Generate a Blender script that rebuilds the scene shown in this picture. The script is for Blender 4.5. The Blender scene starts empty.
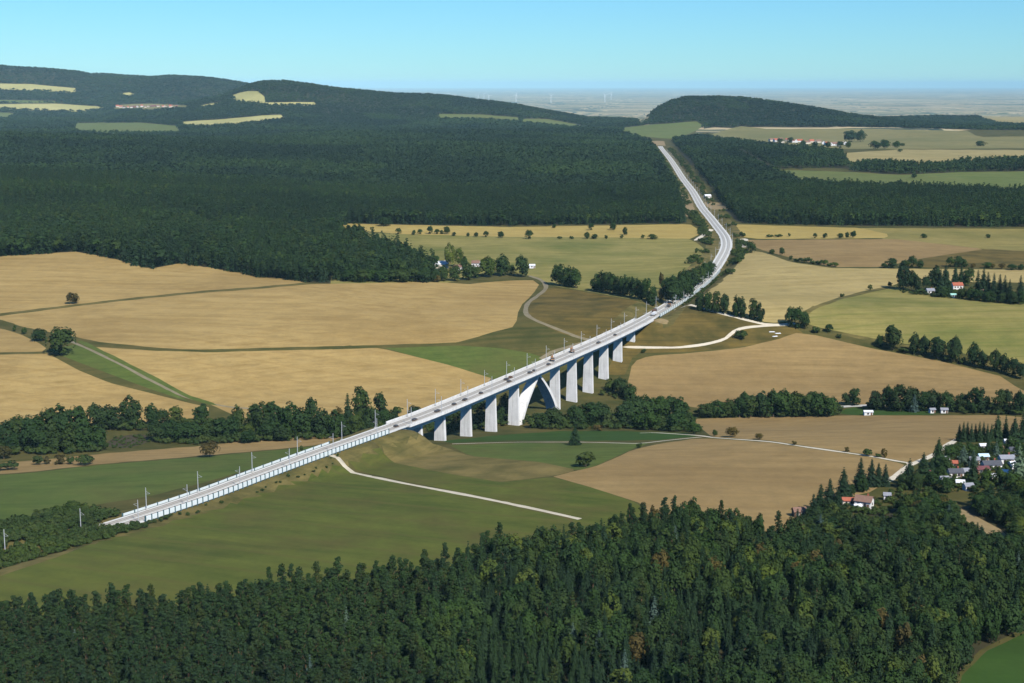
import bpy, math, random
import numpy as np
from mathutils import Vector, geometry
random.seed(7); RNG = np.random.default_rng(7)
SC = bpy.context.scene
COL = SC.collection

# ------------------------------------------------------------------ camera, sky, sun, exposure
CAM_H, FPX, W, H = 165.0, 1500.0, 1024, 683
PITCH = math.atan((341.5 - 84) / FPX)
cam = bpy.data.cameras.new('camera'); cam_o = bpy.data.objects.new('camera', cam); COL.objects.link(cam_o)
cam_o.location = (0, 0, CAM_H); cam_o.rotation_euler = (math.pi / 2 - PITCH, 0, 0)
cam.sensor_width = 36; cam.lens = 36 * FPX / W; cam.clip_start = 1; cam.clip_end = 300000
SC.camera = cam_o

SUN_EL = math.radians(44); SUN_H = (0.50, -0.866)          # from the right, slightly behind the camera
world = bpy.data.worlds.new('World'); SC.world = world; world.use_nodes = True
nt = world.node_tree; bg = nt.nodes['Background']
sky = nt.nodes.new('ShaderNodeTexSky'); sky.sky_type = 'NISHITA'; sky.sun_disc = False
sky.sun_elevation = SUN_EL; sky.sun_rotation = math.atan2(SUN_H[0], SUN_H[1])
sky.altitude = 0; sky.air_density = 1.0; sky.dust_density = 0.0; sky.ozone_density = 7.0
tint = nt.nodes.new('ShaderNodeMix'); tint.data_type = 'RGBA'; tint.blend_type = 'MULTIPLY'; tint.inputs[0].default_value = 1; tint.inputs[7].default_value = (.64, 1.12, 1.40, 1)
nt.links.new(sky.outputs[0], tint.inputs[6]); nt.links.new(tint.outputs[2], bg.inputs[0]); bg.inputs[1].default_value = 0.074
sun = bpy.data.lights.new('sun', 'SUN'); sun.energy = 5.0; sun.angle = math.radians(0.53); sun.color = (1.0, 0.95, 0.86)
sun_o = bpy.data.objects.new('sun', sun); COL.objects.link(sun_o)
sdir = Vector((SUN_H[0] * math.cos(SUN_EL), SUN_H[1] * math.cos(SUN_EL), math.sin(SUN_EL)))
sun_o.rotation_euler = sdir.to_track_quat('Z', 'Y').to_euler(); sun_o.location = (200, -200, 600)
vs = SC.view_settings; vs.view_transform = 'Standard'; vs.look = 'None'; vs.gamma = 1; vs.exposure = 0.25
vs.use_curve_mapping = False
SC.cycles.max_bounces = 4; SC.cycles.diffuse_bounces = 0; SC.cycles.transparent_max_bounces = 4
SC.cycles.volume_bounces = 0; SC.cycles.use_denoising = True

# ------------------------------------------------------------------ pixels <-> directions <-> ground
CP, SP = math.cos(PITCH), math.sin(PITCH)
def rays(px):
    px = np.asarray(px, float); u = (px[:, 0] - 512) / FPX; v = (341.5 - px[:, 1]) / FPX
    return np.stack([u, CP + SP * v, -SP + CP * v], 1)
def project(p):
    p = np.asarray(p, float); x, y, z = p[:, 0], p[:, 1], p[:, 2] - CAM_H
    fw = y * CP - z * SP; up = y * SP + z * CP
    fw = np.where(fw < 1, 1, fw)
    return np.stack([512 + FPX * x / fw, 341.5 - FPX * up / fw], 1)
def sm(a, b, x):
    t = np.clip((x - a) / (b - a), 0, 1); return t * t * (3 - 2 * t)

PLY = [0, 1800, 4500, 6000, 8000, 11000, 16000, 30000, 200000]
PLZ = [0, 0, 6, 0, -25, -80, -170, -185, -200]
def plateau(y): return np.interp(y, PLY, PLZ)
def crest(pts, yk, tree=16):
    pts = np.array(pts, float); d = rays(pts); t = yk / d[:, 1]
    return d[:, 0] * t, CAM_H + d[:, 2] * t - tree
HILLS = []
for yk, wn, wf, pts in (
    (9800, 1500, 1500, [(-300, 68), (-120, 66), (0, 64.5), (30, 66), (60, 68), (78, 69.5), (90, 72), (115, 73), (150, 75), (170, 74), (200, 76.5), (228, 80.5), (250, 85), (275, 92), (340, 108), (420, 124)]),
    (7000, 800, 900, [(60, 130), (120, 114), (180, 104), (222, 95), (242, 86), (254, 81), (266, 78.5), (285, 77.5), (303, 79.5), (340, 85), (400, 91.5), (450, 95.5), (512, 104), (560, 113), (600, 122), (640, 132)]),
    (6300, 500, 700, [(560, 144), (590, 136), (625, 126), (645, 115), (660, 106), (672, 100), (685, 97), (720, 97.5), (760, 101), (800, 105.5), (850, 113), (900, 118), (1000, 123), (1100, 126)])):
    X, Z = crest(pts, yk); HILLS.append((yk, wn, wf, X, Z))

def terrain_base(x, y):
    x = np.asarray(x, float); y = np.asarray(y, float)
    z = plateau(y)
    # creek valley crossing below the viaduct
    yc = np.interp(x, [-400, -215, -145, 45, 213, 300, 500], [700, 775, 815, 885, 910, 895, 880])
    dp = np.interp(x, [-400, -215, -145, 45, 213, 300, 500], [-16, -18, -23, -32, -30, -27, -25])
    d = y - yc
    g = np.where(d < 0, np.exp(-(d / 150) ** 2), np.exp(-(np.abs(d) / 138) ** 3.4))
    z = z + dp * g
    # gentle swells of the fields
    def bump(cx, cy, rx, ry, a): return a * np.exp(-((x - cx) / rx) ** 2 - ((y - cy) / ry) ** 2)
    z = z + bump(-420, 1330, 220, 160, 12) + bump(190, 1075, 130, 80, 7) + bump(-900, 2000, 500, 500, 34)
    z = z + bump(330, 1350, 160, 170, 8) + bump(-200, 1150, 150, 110, 5) + bump(-120, 470, 150, 70, 3)
    z = z + bump(-1500, 3400, 900, 700, 40) + bump(-300, 3300, 900, 500, 10) + bump(900, 3000, 500, 600, 12)
    k = sm(350, 900, y)
    z = z + k * (1.1 * np.sin(x / 71 + y / 113 + 1) + 0.9 * np.sin(x / 47 - y / 83) + 0.5 * np.sin(x / 29 + y / 37 + 2))
    kf = sm(2500, 5000, y)
    z = z + kf * (7 * np.sin(x / 410 + y / 530) + 5 * np.sin(x / 270 - y / 390 + 1))
    for yk, wn, wf, X, Z in HILLS:
        dy = y - yk; base = plateau(yk)
        xs = x * (yk / np.maximum(y, 2000.0))
        hz = np.maximum(np.interp(xs, X, Z, left=Z[0], right=Z[-1] if yk == 6300 else -999) - base, 0)
        spur = 1 - .20 * (.5 + .5 * np.sin(xs / (yk * .030) + 1.3 * np.sin(xs / (yk * .071)) + yk)) * sm(-.15 * wn, -.8 * wn, dy)
        z = z + hz * spur * np.where(dy < 0, np.exp(-(dy / wn) ** 2), np.exp(-(dy / wf) ** 2))
    return z

TS = 180 * 1.0105 ** np.arange(640)
def unproject(px, lift=0.0):
    """first hit of each pixel's direction with the ground"""
    d = rays(px); n = len(d)
    X = d[:, 0:1] * TS; Y = d[:, 1:2] * TS; Z = CAM_H + d[:, 2:3] * TS
    below = Z < terrain_base(X, Y) + lift
    idx = np.where(below.any(1), below.argmax(1), len(TS) - 1)
    lo = TS[np.maximum(idx - 1, 0)]; hi = TS[idx]
    for _ in range(22):
        m = (lo + hi) / 2
        b = CAM_H + d[:, 2] * m < terrain_base(d[:, 0] * m, d[:, 1] * m) + lift
        hi = np.where(b, m, hi); lo = np.where(b, lo, m)
    return np.stack([d[:, 0] * hi, d[:, 1] * hi], 1)

def catmull(pts, step):
    pts = np.asarray(pts, float); out = []
    P = np.vstack([2 * pts[0] - pts[1], pts, 2 * pts[-1] - pts[-2]])
    for i in range(1, len(P) - 2):
        p0, p1, p2, p3 = P[i - 1], P[i], P[i + 1], P[i + 2]
        n = max(2, int(np.linalg.norm(p2 - p1) / step))
        t = np.linspace(0, 1, n, endpoint=False)[:, None]
        out.append(0.5 * ((2 * p1) + (-p0 + p2) * t + (2 * p0 - 5 * p1 + 4 * p2 - p3) * t ** 2 + (-p0 + 3 * p1 - 3 * p2 + p3) * t ** 3))
    out.append(pts[-1:]); return np.vstack(out)
def resample(P, step):
    s = np.r_[0, np.cumsum(np.linalg.norm(np.diff(P, axis=0), axis=1))]
    n = max(2, int(s[-1] / step) + 1); q = np.linspace(0, s[-1], n)
    return np.stack([np.interp(q, s, P[:, k]) for k in range(P.shape[1])], 1)

# the railway's centre line: level with z = 0, later following the plateau
RAIL_PX = [(-70, 579), (0, 558), (89, 532), (150, 513), (208, 493.5), (260, 474), (320, 452), (400, 423.5), (440, 408.5), (515, 377.5),
           (572, 353), (605, 338.5), (640, 321.5), (672, 303), (687, 292.5), (702, 281), (714, 268.5), (721, 258), (725.5, 249), (726.5, 242), (724, 235), (717.5, 226.5), (710, 217), (701.5, 206.5), (692.5, 191), (683, 178.5), (675, 166), (669, 157.5), (662.5, 149.5), (660, 146)]
d = rays(RAIL_PX); zz = np.zeros(len(d))
for _ in range(12):
    t = (zz - CAM_H) / d[:, 2]; zz = plateau(d[:, 1] * t)
RAIL = resample(catmull(np.stack([d[:, 0] * t, d[:, 1] * t], 1), 4.0), 4.0)
RS = np.r_[0, np.cumsum(np.linalg.norm(np.diff(RAIL, axis=0), axis=1))]
RT = np.gradient(RAIL, axis=0); RT /= np.linalg.norm(RT, axis=1)[:, None]
RN = np.stack([RT[:, 1], -RT[:, 0]], 1)                  # to the right of the line = the camera's side
RZ = plateau(RAIL[:, 1])
RPX = project(np.c_[RAIL, RZ])
def rail_at(s):
    p = np.array([np.interp(s, RS, RAIL[:, 0]), np.interp(s, RS, RAIL[:, 1])])
    t = np.array([np.interp(s, RS, RT[:, 0]), np.interp(s, RS, RT[:, 1])]); t /= np.linalg.norm(t)
    return p, t, np.array([t[1], -t[0]]), float(np.interp(s, RS, RZ))
_i731 = int(np.argmax(RPX[:, 0]))
def s_of_px(x): return float(np.interp(x, RPX[:_i731, 0], RS[:_i731]))
def s_of_py(y): return float(np.interp(-y, -RPX[:, 1], RS))
S_A, S_B = s_of_px(398), s_of_px(644)                     # abutments of the viaduct
RC = RAIL[::2]; RCS = RS[::2]; RCZ = RZ[::2]
def rail_dist(x, y):
    x = np.asarray(x, float); y = np.asarray(y, float)
    D = np.full(len(x), 1e9); S = np.zeros(len(x)); SD = np.zeros(len(x))
    near = np.where((y < 5000) & (np.abs(x) < 900) & (y > 300))[0]
    for a in range(0, len(near), 20000):
        k = near[a:a + 20000]
        d2 = (x[k, None] - RC[None, :, 0]) ** 2 + (y[k, None] - RC[None, :, 1]) ** 2
        j = d2.argmin(1); D[k] = np.sqrt(d2[np.arange(len(k)), j]); S[k] = RCS[j]
        n = RN[::2][j]; SD[k] = (x[k] - RC[j, 0]) * n[:, 0] + (y[k] - RC[j, 1]) * n[:, 1]
    return D, S, SD
def terrain(x, y):
    x = np.atleast_1d(np.asarray(x, float)); y = np.atleast_1d(np.asarray(y, float))
    z = terrain_base(x, y); D, S, SD = rail_dist(x, y)
    zr = np.interp(S, RS, RZ) - 0.75
    onb = sm(S_A - 4, S_A + 10, S) * (1 - sm(S_B - 22, S_B + 4, S))
    wd = np.interp(np.abs(zr - z), [0, 3, 12], [14, 18, 34])
    w = (1 - sm(8.0, wd, D)) * (1 - onb)
    return z + (zr - z) * w
def tz(x, y): return float(terrain([x], [y])[0])

def inpoly(px, poly):
    poly = np.asarray(poly, float); x, y = px[:, 0], px[:, 1]; r = np.zeros(len(px), bool)
    x1, y1 = poly[:, 0], poly[:, 1]; x2, y2 = np.roll(x1, -1), np.roll(y1, -1)
    bb = (x >= x1.min()) & (x <= x1.max()) & (y >= y1.min()) & (y <= y1.max())
    k = np.where(bb)[0]
    if len(k) == 0: return r
    xx, yy = x[k], y[k]; c = np.zeros(len(k), bool)
    for a in range(len(poly)):
        if y1[a] == y2[a]: continue
        c ^= ((y1[a] > yy) != (y2[a] > yy)) & (xx < (x2[a] - x1[a]) * (yy - y1[a]) / (y2[a] - y1[a]) + x1[a])
    r[k] = c; return r
def canopy(pts, h=17):
    """outline seen along tree tops -> outline on the ground below"""
    out = []
    for p in pts:
        if len(p) == 3:
            a = math.atan((p[1] - 341.5) / FPX) + PITCH; Y = min(CAM_H / math.tan(max(a, .004)), 12000)
            out.append((p[0], p[1] + h * FPX / Y))
        else: out.append(p)
    return out

# ------------------------------------------------------------------ materials
def srgb(r, g, b):
    f = lambda c: (c / 255 / 12.92) if c / 255 <= .04045 else ((c / 255 + .055) / 1.055) ** 2.4
    return (f(r), f(g), f(b), 1)
MATS = {}
def newmat(name, rough=0.9, spec=0.15):
    m = bpy.data.materials.new(name); m.use_nodes = True; MATS[name] = m
    b = m.node_tree.nodes['Principled BSDF']; b.inputs['Roughness'].default_value = rough
    b.inputs['Specular IOR Level'].default_value = spec
    return m, m.node_tree, b
def N(nt, t, **kw):
    n = nt.nodes.new('ShaderNode' + t)
    for k, v in kw.items(): setattr(n, k, v)
    return n
def noise(nt, vec, scale, detail=3, rough=.55):
    n = N(nt, 'TexNoise'); n.inputs['Scale'].default_value = scale; n.inputs['Detail'].default_value = detail
    n.inputs['Roughness'].default_value = rough; nt.links.new(vec, n.inputs['Vector']); return n.outputs['Fac']
def mixc(nt, fac, a, b, mode='MIX'):
    n = N(nt, 'Mix', data_type='RGBA', blend_type=mode)
    for s, v in ((n.inputs[0], fac), (n.inputs[6], a), (n.inputs[7], b)):
        if hasattr(v, 'is_linked'): nt.links.new(v, s)
        else: s.default_value = v
    return n.outputs[2]
def ramp(nt, fac, lo, hi):
    n = N(nt, 'MapRange'); nt.links.new(fac, n.inputs[0]); n.inputs[1].default_value = lo; n.inputs[2].default_value = hi
    return n.outputs[0]
def mapping(nt, ang=0, scale=(1, 1, 1)):
    tc = N(nt, 'TexCoord'); mp = N(nt, 'Mapping'); mp.inputs['Rotation'].default_value = (0, 0, ang)
    mp2 = N(nt, 'Mapping'); mp2.inputs['Scale'].default_value = scale
    nt.links.new(tc.outputs['Object'], mp.inputs['Vector']); nt.links.new(mp.outputs[0], mp2.inputs['Vector'])
    return mp2.outputs[0], tc.outputs['Object']
def field_mat(name, c1, c2, c3, ang=0.0, stripe=9.0, blotch=120.0, streak=.75, bl=.6, tram=.34):
    """crop or grass: streaks along the working direction, blotches, faint wheel tracks"""
    m, nt, b = newmat(name, .95, .08); q = lambda c, k: (c[0] * k * .95, c[1] * k * 1.02, c[2] * k * .88, 1)
    c1, c2, c3 = q(c1, .68), q(c2, .80), q(c3, .68)
    v, obj = mapping(nt, ang, (1 / 260, 1 / stripe, 1))
    s = noise(nt, v, 1.0, 4, .6)
    v2, _ = mapping(nt, ang, (1 / 90, 1 / (stripe * 4.5), 1)); s2 = noise(nt, v2, 1.0, 3, .55)
    big = noise(nt, obj, 1 / blotch, 4, .6); fine = noise(nt, obj, 1 / 2.2, 3, .6)
    col = mixc(nt, ramp(nt, s, .3, .7), c1, c2)
    mm = N(nt, 'Math', operation='MULTIPLY'); nt.links.new(ramp(nt, s2, .42, .68), mm.inputs[0]); mm.inputs[1].default_value = streak
    col = mixc(nt, mm.outputs[0], col, c2)
    mb = N(nt, 'Math', operation='MULTIPLY'); nt.links.new(ramp(nt, big, .45, .72), mb.inputs[0]); mb.inputs[1].default_value = bl
    col = mixc(nt, mb.outputs[0], col, c3)
    med = noise(nt, obj, 1 / 11, 4, .65)
    col = mixc(nt, .34, col, mixc(nt, ramp(nt, med, .3, .7), (.62, .64, .66, 1), (1.22, 1.2, 1.12, 1)), 'MULTIPLY')
    col = mixc(nt, .35, col, mixc(nt, fine, (.35, .35, .35, 1), (1.0, 1.0, 1.0, 1)), 'MULTIPLY')
    if tram:
        v3, _ = mapping(nt, ang, (0, 1 / 21.0, 0)); w = N(nt, 'TexWave'); w.wave_type = 'BANDS'; w.bands_direction = 'Y'
        w.inputs['Scale'].default_value = .314; w.inputs['Distortion'].default_value = .6; nt.links.new(v3, w.inputs['Vector'])
        mt = N(nt, 'Math', operation='MULTIPLY'); nt.links.new(ramp(nt, w.outputs['Fac'], .93, .995), mt.inputs[0]); mt.inputs[1].default_value = tram
        col = mixc(nt, mt.outputs[0], col, c3)
    nt.links.new(col, b.inputs['Base Color']); return m
def plain_mat(name, c1, c2, scale=1.0, amt=.5, rough=.8, spec=.2):
    m, nt, b = newmat(name, rough, spec); tc = N(nt, 'TexCoord')
    f = noise(nt, tc.outputs['Object'], scale, 4, .6)
    nt.links.new(mixc(nt, ramp(nt, f, .5 - amt / 2, .5 + amt / 2), c1, c2), b.inputs['Base Color']); return m
def foliage_mat(name, cols, patch=.012, stands=False):
    """leaf colour: differs from tree to tree, from stand to stand and within the crown"""
    m, nt, b = newmat(name, .75, .18)
    oi = N(nt, 'ObjectInfo'); geo = N(nt, 'NewGeometry'); tc = N(nt, 'TexCoord')
    cr = N(nt, 'ValToRGB'); nt.links.new(oi.outputs['Random'], cr.inputs[0])
    el = cr.color_ramp.elements
    while len(el) < len(cols): el.new(.5)
    for i, c in enumerate(cols): el[i].position = i / (len(cols) - 1); el[i].color = c
    f = noise(nt, tc.outputs['Object'], .55, 3, .6); p = noise(nt, geo.outputs['Position'], patch, 3, .55)
    col = mixc(nt, ramp(nt, f, .3, .7), cr.outputs[0], mixc(nt, 1.0, cr.outputs[0], (1.28, 1.26, 1.05, 1), 'MULTIPLY'))
    col = mixc(nt, ramp(nt, p, .35, .68), mixc(nt, 1.0, col, (.72, .76, .84, 1), 'MULTIPLY'), mixc(nt, 1.0, col, (1.14, 1.1, .84, 1), 'MULTIPLY'))
    vr = N(nt, 'TexVoronoi'); vr.inputs['Scale'].default_value = .0042; nt.links.new(geo.outputs['Position'], vr.inputs['Vector'])
    sc = N(nt, 'SeparateColor'); nt.links.new(vr.outputs['Color'], sc.inputs[0])
    lo_, hi_ = ((.62, .68, .76, 1), (1.6, 1.5, 1.05, 1)) if stands else ((.78, .82, .86, 1), (1.28, 1.22, 1.0, 1))
    if patch < .02: col = mixc(nt, sc.outputs[0], mixc(nt, 1.0, col, lo_, 'MULTIPLY'), mixc(nt, 1.0, col, hi_, 'MULTIPLY'))
    nt.links.new(col, b.inputs['Base Color'])
    tr = N(nt, 'BsdfTranslucent'); nt.links.new(col, tr.inputs[0]); mx = N(nt, 'MixShader'); mx.inputs[0].default_value = .18
    nt.links.new(b.outputs[0], mx.inputs[1]); nt.links.new(tr.outputs[0], mx.inputs[2])
    nt.links.new(mx.outputs[0], nt.nodes['Material Output'].inputs[0]); return m

L = lambda r, g, b: (r, g, b, 1)
field_mat('stubble', L(.46, .29, .12), L(.55, .365, .165), L(.40, .245, .10), .12, 9, 150)
field_mat('stubble_pale', L(.47, .335, .155), L(.56, .41, .20), L(.42, .31, .13), -.25, 8, 130)
field_mat('stubble_warm', L(.365, .23, .108), L(.425, .275, .135), L(.315, .195, .094), .10, 8, 110)
field_mat('stubble_gold', L(.52, .35, .12), L(.56, .40, .15), L(.46, .32, .10), .05, 7, 200)
field_mat('pasture_dry', L(.31, .24, .085), L(.38, .29, .11), L(.235, .21, .07), .1, 9, 90, bl=.8)
field_mat('pasture_mixed', L(.27, .235, .07), L(.38, .30, .115), L(.16, .185, .05), -.15, 14, 110, bl=.9)
field_mat('grass_dark', L(.088, .114, .025), L(.142, .148, .034), L(.145, .118, .042), .42, 7, 34, bl=.8, tram=.4)
field_mat('grass_green', L(.095, .135, .032), L(.135, .165, .043), L(.165, .155, .052), .2, 7, 45, bl=.7, tram=.0)
field_mat('grass_fresh', L(.045, .100, .020), L(.06, .11, .025), L(.075, .10, .028), .1, 8, 80, bl=.5, tram=.0)
field_mat('dry_patch', L(.17, .135, .05), L(.27, .195, .08), L(.11, .105, .034), .3, 14, 24, bl=.9, tram=0)
field_mat('rough_brown', L(.13, .098, .034), L(.235, .155, .05), L(.08, .075, .026), .2, 16, 26, bl=.9, tram=0)
field_mat('rough_green', L(.085, .09, .028), L(.155, .12, .045), L(.06, .072, .022), -.2, 14, 30, bl=.8, tram=0)
field_mat('verge', L(.135, .115, .042), L(.25, .185, .075), L(.065, .075, .025), .4, 6, 18, bl=.8, tram=0)
field_mat('far_green', L(.15, .19, .055), L(.19, .21, .075), L(.22, .20, .08), .1, 30, 300, tram=0)
field_mat('far_tan', L(.42, .32, .15), L(.48, .37, .19), L(.33, .27, .12), .1, 30, 400, tram=0)
field_mat('far_yellow', L(.60, .50, .22), L(.68, .58, .28), L(.48, .42, .17), .1, 30, 300, tram=0)
field_mat('far_khaki', L(.26, .225, .10), L(.32, .26, .12), L(.17, .18, .07), .1, 40, 350, tram=0)
plain_mat('reeds', L(.035, .032, .02), L(.07, .055, .03), .5)
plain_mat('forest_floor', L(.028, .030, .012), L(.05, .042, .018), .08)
plain_mat('gravel', L(.42, .37, .27), L(.56, .51, .39), .35)
plain_mat('lane', L(.15, .13, .075), L(.24, .20, .125), .2)
plain_mat('lane_white', L(.50, .44, .33), L(.62, .56, .44), .3)
plain_mat('ballast', L(.52, .52, .49), L(.66, .66, .62), .25)
plain_mat('bank_soil', L(.20, .15, .07), L(.30, .22, .11), .2)
plain_mat('concrete', L(.55, .54, .50), L(.64, .63, .59), .35, .7)
plain_mat('concrete_white', L(.68, .68, .66), L(.80, .79, .76), .4, .6)
m, nt_, b_ = newmat('concrete_cast', .85, .2)
tc_ = N(nt_, 'TexCoord'); mp_ = N(nt_, 'Mapping'); mp_.inputs['Scale'].default_value = (.9, .9, .07); nt_.links.new(tc_.outputs['Object'], mp_.inputs['Vector'])
st_ = noise(nt_, mp_.outputs[0], 1.0, 4, .65); bl_ = noise(nt_, tc_.outputs['Object'], .22, 3, .6)
wv_ = N(nt_, 'TexWave'); wv_.bands_direction = 'Z'; wv_.inputs['Scale'].default_value = .0785; nt_.links.new(tc_.outputs['Object'], wv_.inputs['Vector'])
c_ = mixc(nt_, ramp(nt_, bl_, .3, .7), L(.66, .66, .64), L(.80, .79, .76)); c_ = mixc(nt_, ramp(nt_, st_, .48, .75), c_, L(.50, .49, .46))
c_ = mixc(nt_, ramp(nt_, wv_.outputs['Fac'], .975, 1.25), c_, L(.40, .39, .37)); nt_.links.new(c_, b_.inputs['Base Color'])
plain_mat('slab_grey', L(.38, .37, .34), L(.50, .49, .45), .6)
plain_mat('steel', L(.42, .43, .44), L(.55, .56, .57), 2.0, .5, .45, .5)
plain_mat('rail_steel', L(.22, .17, .13), L(.30, .25, .2), 1.0, .5, .5, .5)
plain_mat('barrier_panel', L(.60, .68, .68), L(.74, .79, .78), .5, .8, .5, .3)
plain_mat('barrier_post', L(.05, .11, .13), L(.08, .15, .17), 1.0)
plain_mat('bark', L(.10, .07, .05), L(.17, .12, .08), 1.2)
plain_mat('bark_pine', L(.15, .09, .055), L(.22, .135, .08), 1.0)
plain_mat('wall_white', L(.72, .71, .68), L(.80, .79, .76), .8)
plain_mat('wall_cream', L(.60, .53, .42), L(.68, .60, .48), .8)
plain_mat('wall_brown', L(.12, .07, .045), L(.19, .11, .07), .8)
plain_mat('roof_brown', L(.17, .10, .075), L(.25, .15, .11), 1.6)
plain_mat('roof_red', L(.30, .085, .05), L(.40, .13, .08), 1.6)
plain_mat('roof_maroon', L(.12, .045, .05), L(.18, .07, .07), 1.6)
plain_mat('roof_grey', L(.20, .21, .24), L(.29, .30, .33), 1.6)
plain_mat('roof_dark', L(.055, .06, .075), L(.10, .105, .12), 1.6)
plain_mat('roof_pale', L(.62, .64, .66), L(.72, .74, .76), 1.2)
plain_mat('roof_blue', L(.45, .62, .68), L(.55, .70, .75), 1.2)
plain_mat('roof_turquoise', L(.28, .55, .48), L(.36, .62, .55), 1.2)
plain_mat('pane', L(.03, .035, .045), L(.05, .055, .07), 2, .5, .15, .5)
plain_mat('door_wood', L(.14, .08, .05), L(.2, .12, .08), 2)
plain_mat('orange_paint', L(.30, .15, .06), L(.38, .19, .08), 1, .5, .45, .4)
plain_mat('dark_steel', L(.06, .06, .065), L(.10, .10, .10), 1.5, .5, .6, .3)
plain_mat('rusty_load', L(.11, .065, .045), L(.17, .10, .07), 1.5)
plain_mat('white_film', L(.66, .68, .68), L(.76, .77, .77), 1.2, .5, .5, .3)
plain_mat('turbine_white', L(.75, .76, .77), L(.8, .81, .82), .05)
plain_mat('rubber', L(.02, .02, .02), L(.04, .04, .04), 3)
m, nt_, b_ = newmat('pond_water', .08, .5); b_.inputs['Base Color'].default_value = L(.03, .035, .03)
foliage_mat('leaf_pine', [L(.015, .035, .013), L(.022, .046, .014), L(.018, .040, .019), L(.030, .046, .012)])
foliage_mat('leaf_spruce', [L(.012, .030, .013), L(.018, .041, .016), L(.016, .037, .019)])
foliage_mat('leaf_bluespruce', [L(.05, .085, .085), L(.065, .105, .10)])
foliage_mat('leaf_broad', [L(.018, .044, .012), L(.026, .056, .013), L(.022, .047, .016), L(.036, .060, .013), L(.017, .038, .014)])
foliage_mat('leaf_light', [L(.055, .085, .016), L(.075, .10, .02)])
foliage_mat('leaf_rust', [L(.075, .06, .02), L(.085, .065, .022), L(.065, .06, .018)])
foliage_mat('leaf_forest_far', [L(.012, .030, .015), L(.017, .037, .017), L(.022, .042, .016), L(.013, .029, .018)], .0035, True)
foliage_mat('leaf_shrub', [L(.030, .055, .014), L(.042, .070, .017), L(.05, .072, .02)], .03)

# far plain: a patchwork of fields and woods, kilometres away
m, nt_, b_ = newmat('far_plain', .95, .05)
v, obj = mapping(nt_, .25, (1 / 2600, 1 / 1500, 1)); vo = N(nt_, 'TexVoronoi'); vo.inputs['Scale'].default_value = 1; nt_.links.new(v, vo.inputs['Vector'])
sepc = N(nt_, 'SeparateColor'); nt_.links.new(vo.outputs['Color'], sepc.inputs[0])
cr = N(nt_, 'ValToRGB'); cr.color_ramp.interpolation = 'CONSTANT'; nt_.links.new(sepc.outputs[0], cr.inputs[0])
cl = [(0, L(.42, .33, .18)), (.26, L(.33, .27, .15)), (.42, L(.10, .13, .06)), (.52, L(.48, .40, .24)), (.7, L(.18, .19, .09)), (.8, L(.05, .075, .045)), (.9, L(.36, .28, .17))]
while len(cr.color_ramp.elements) < len(cl): cr.color_ramp.elements.new(.5)
for e_, (p_, c_) in zip(cr.color_ramp.elements, cl): e_.position = p_; e_.color = c_
v2, _ = mapping(nt_, .1, (1 / 7000, 1 / 3500, 1)); f_ = noise(nt_, v2, 1, 4, .6)
nt_.links.new(mixc(nt_, ramp(nt_, f_, .51, .58), cr.outputs[0], L(.03, .05, .04)), b_.inputs['Base Color'])

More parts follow.
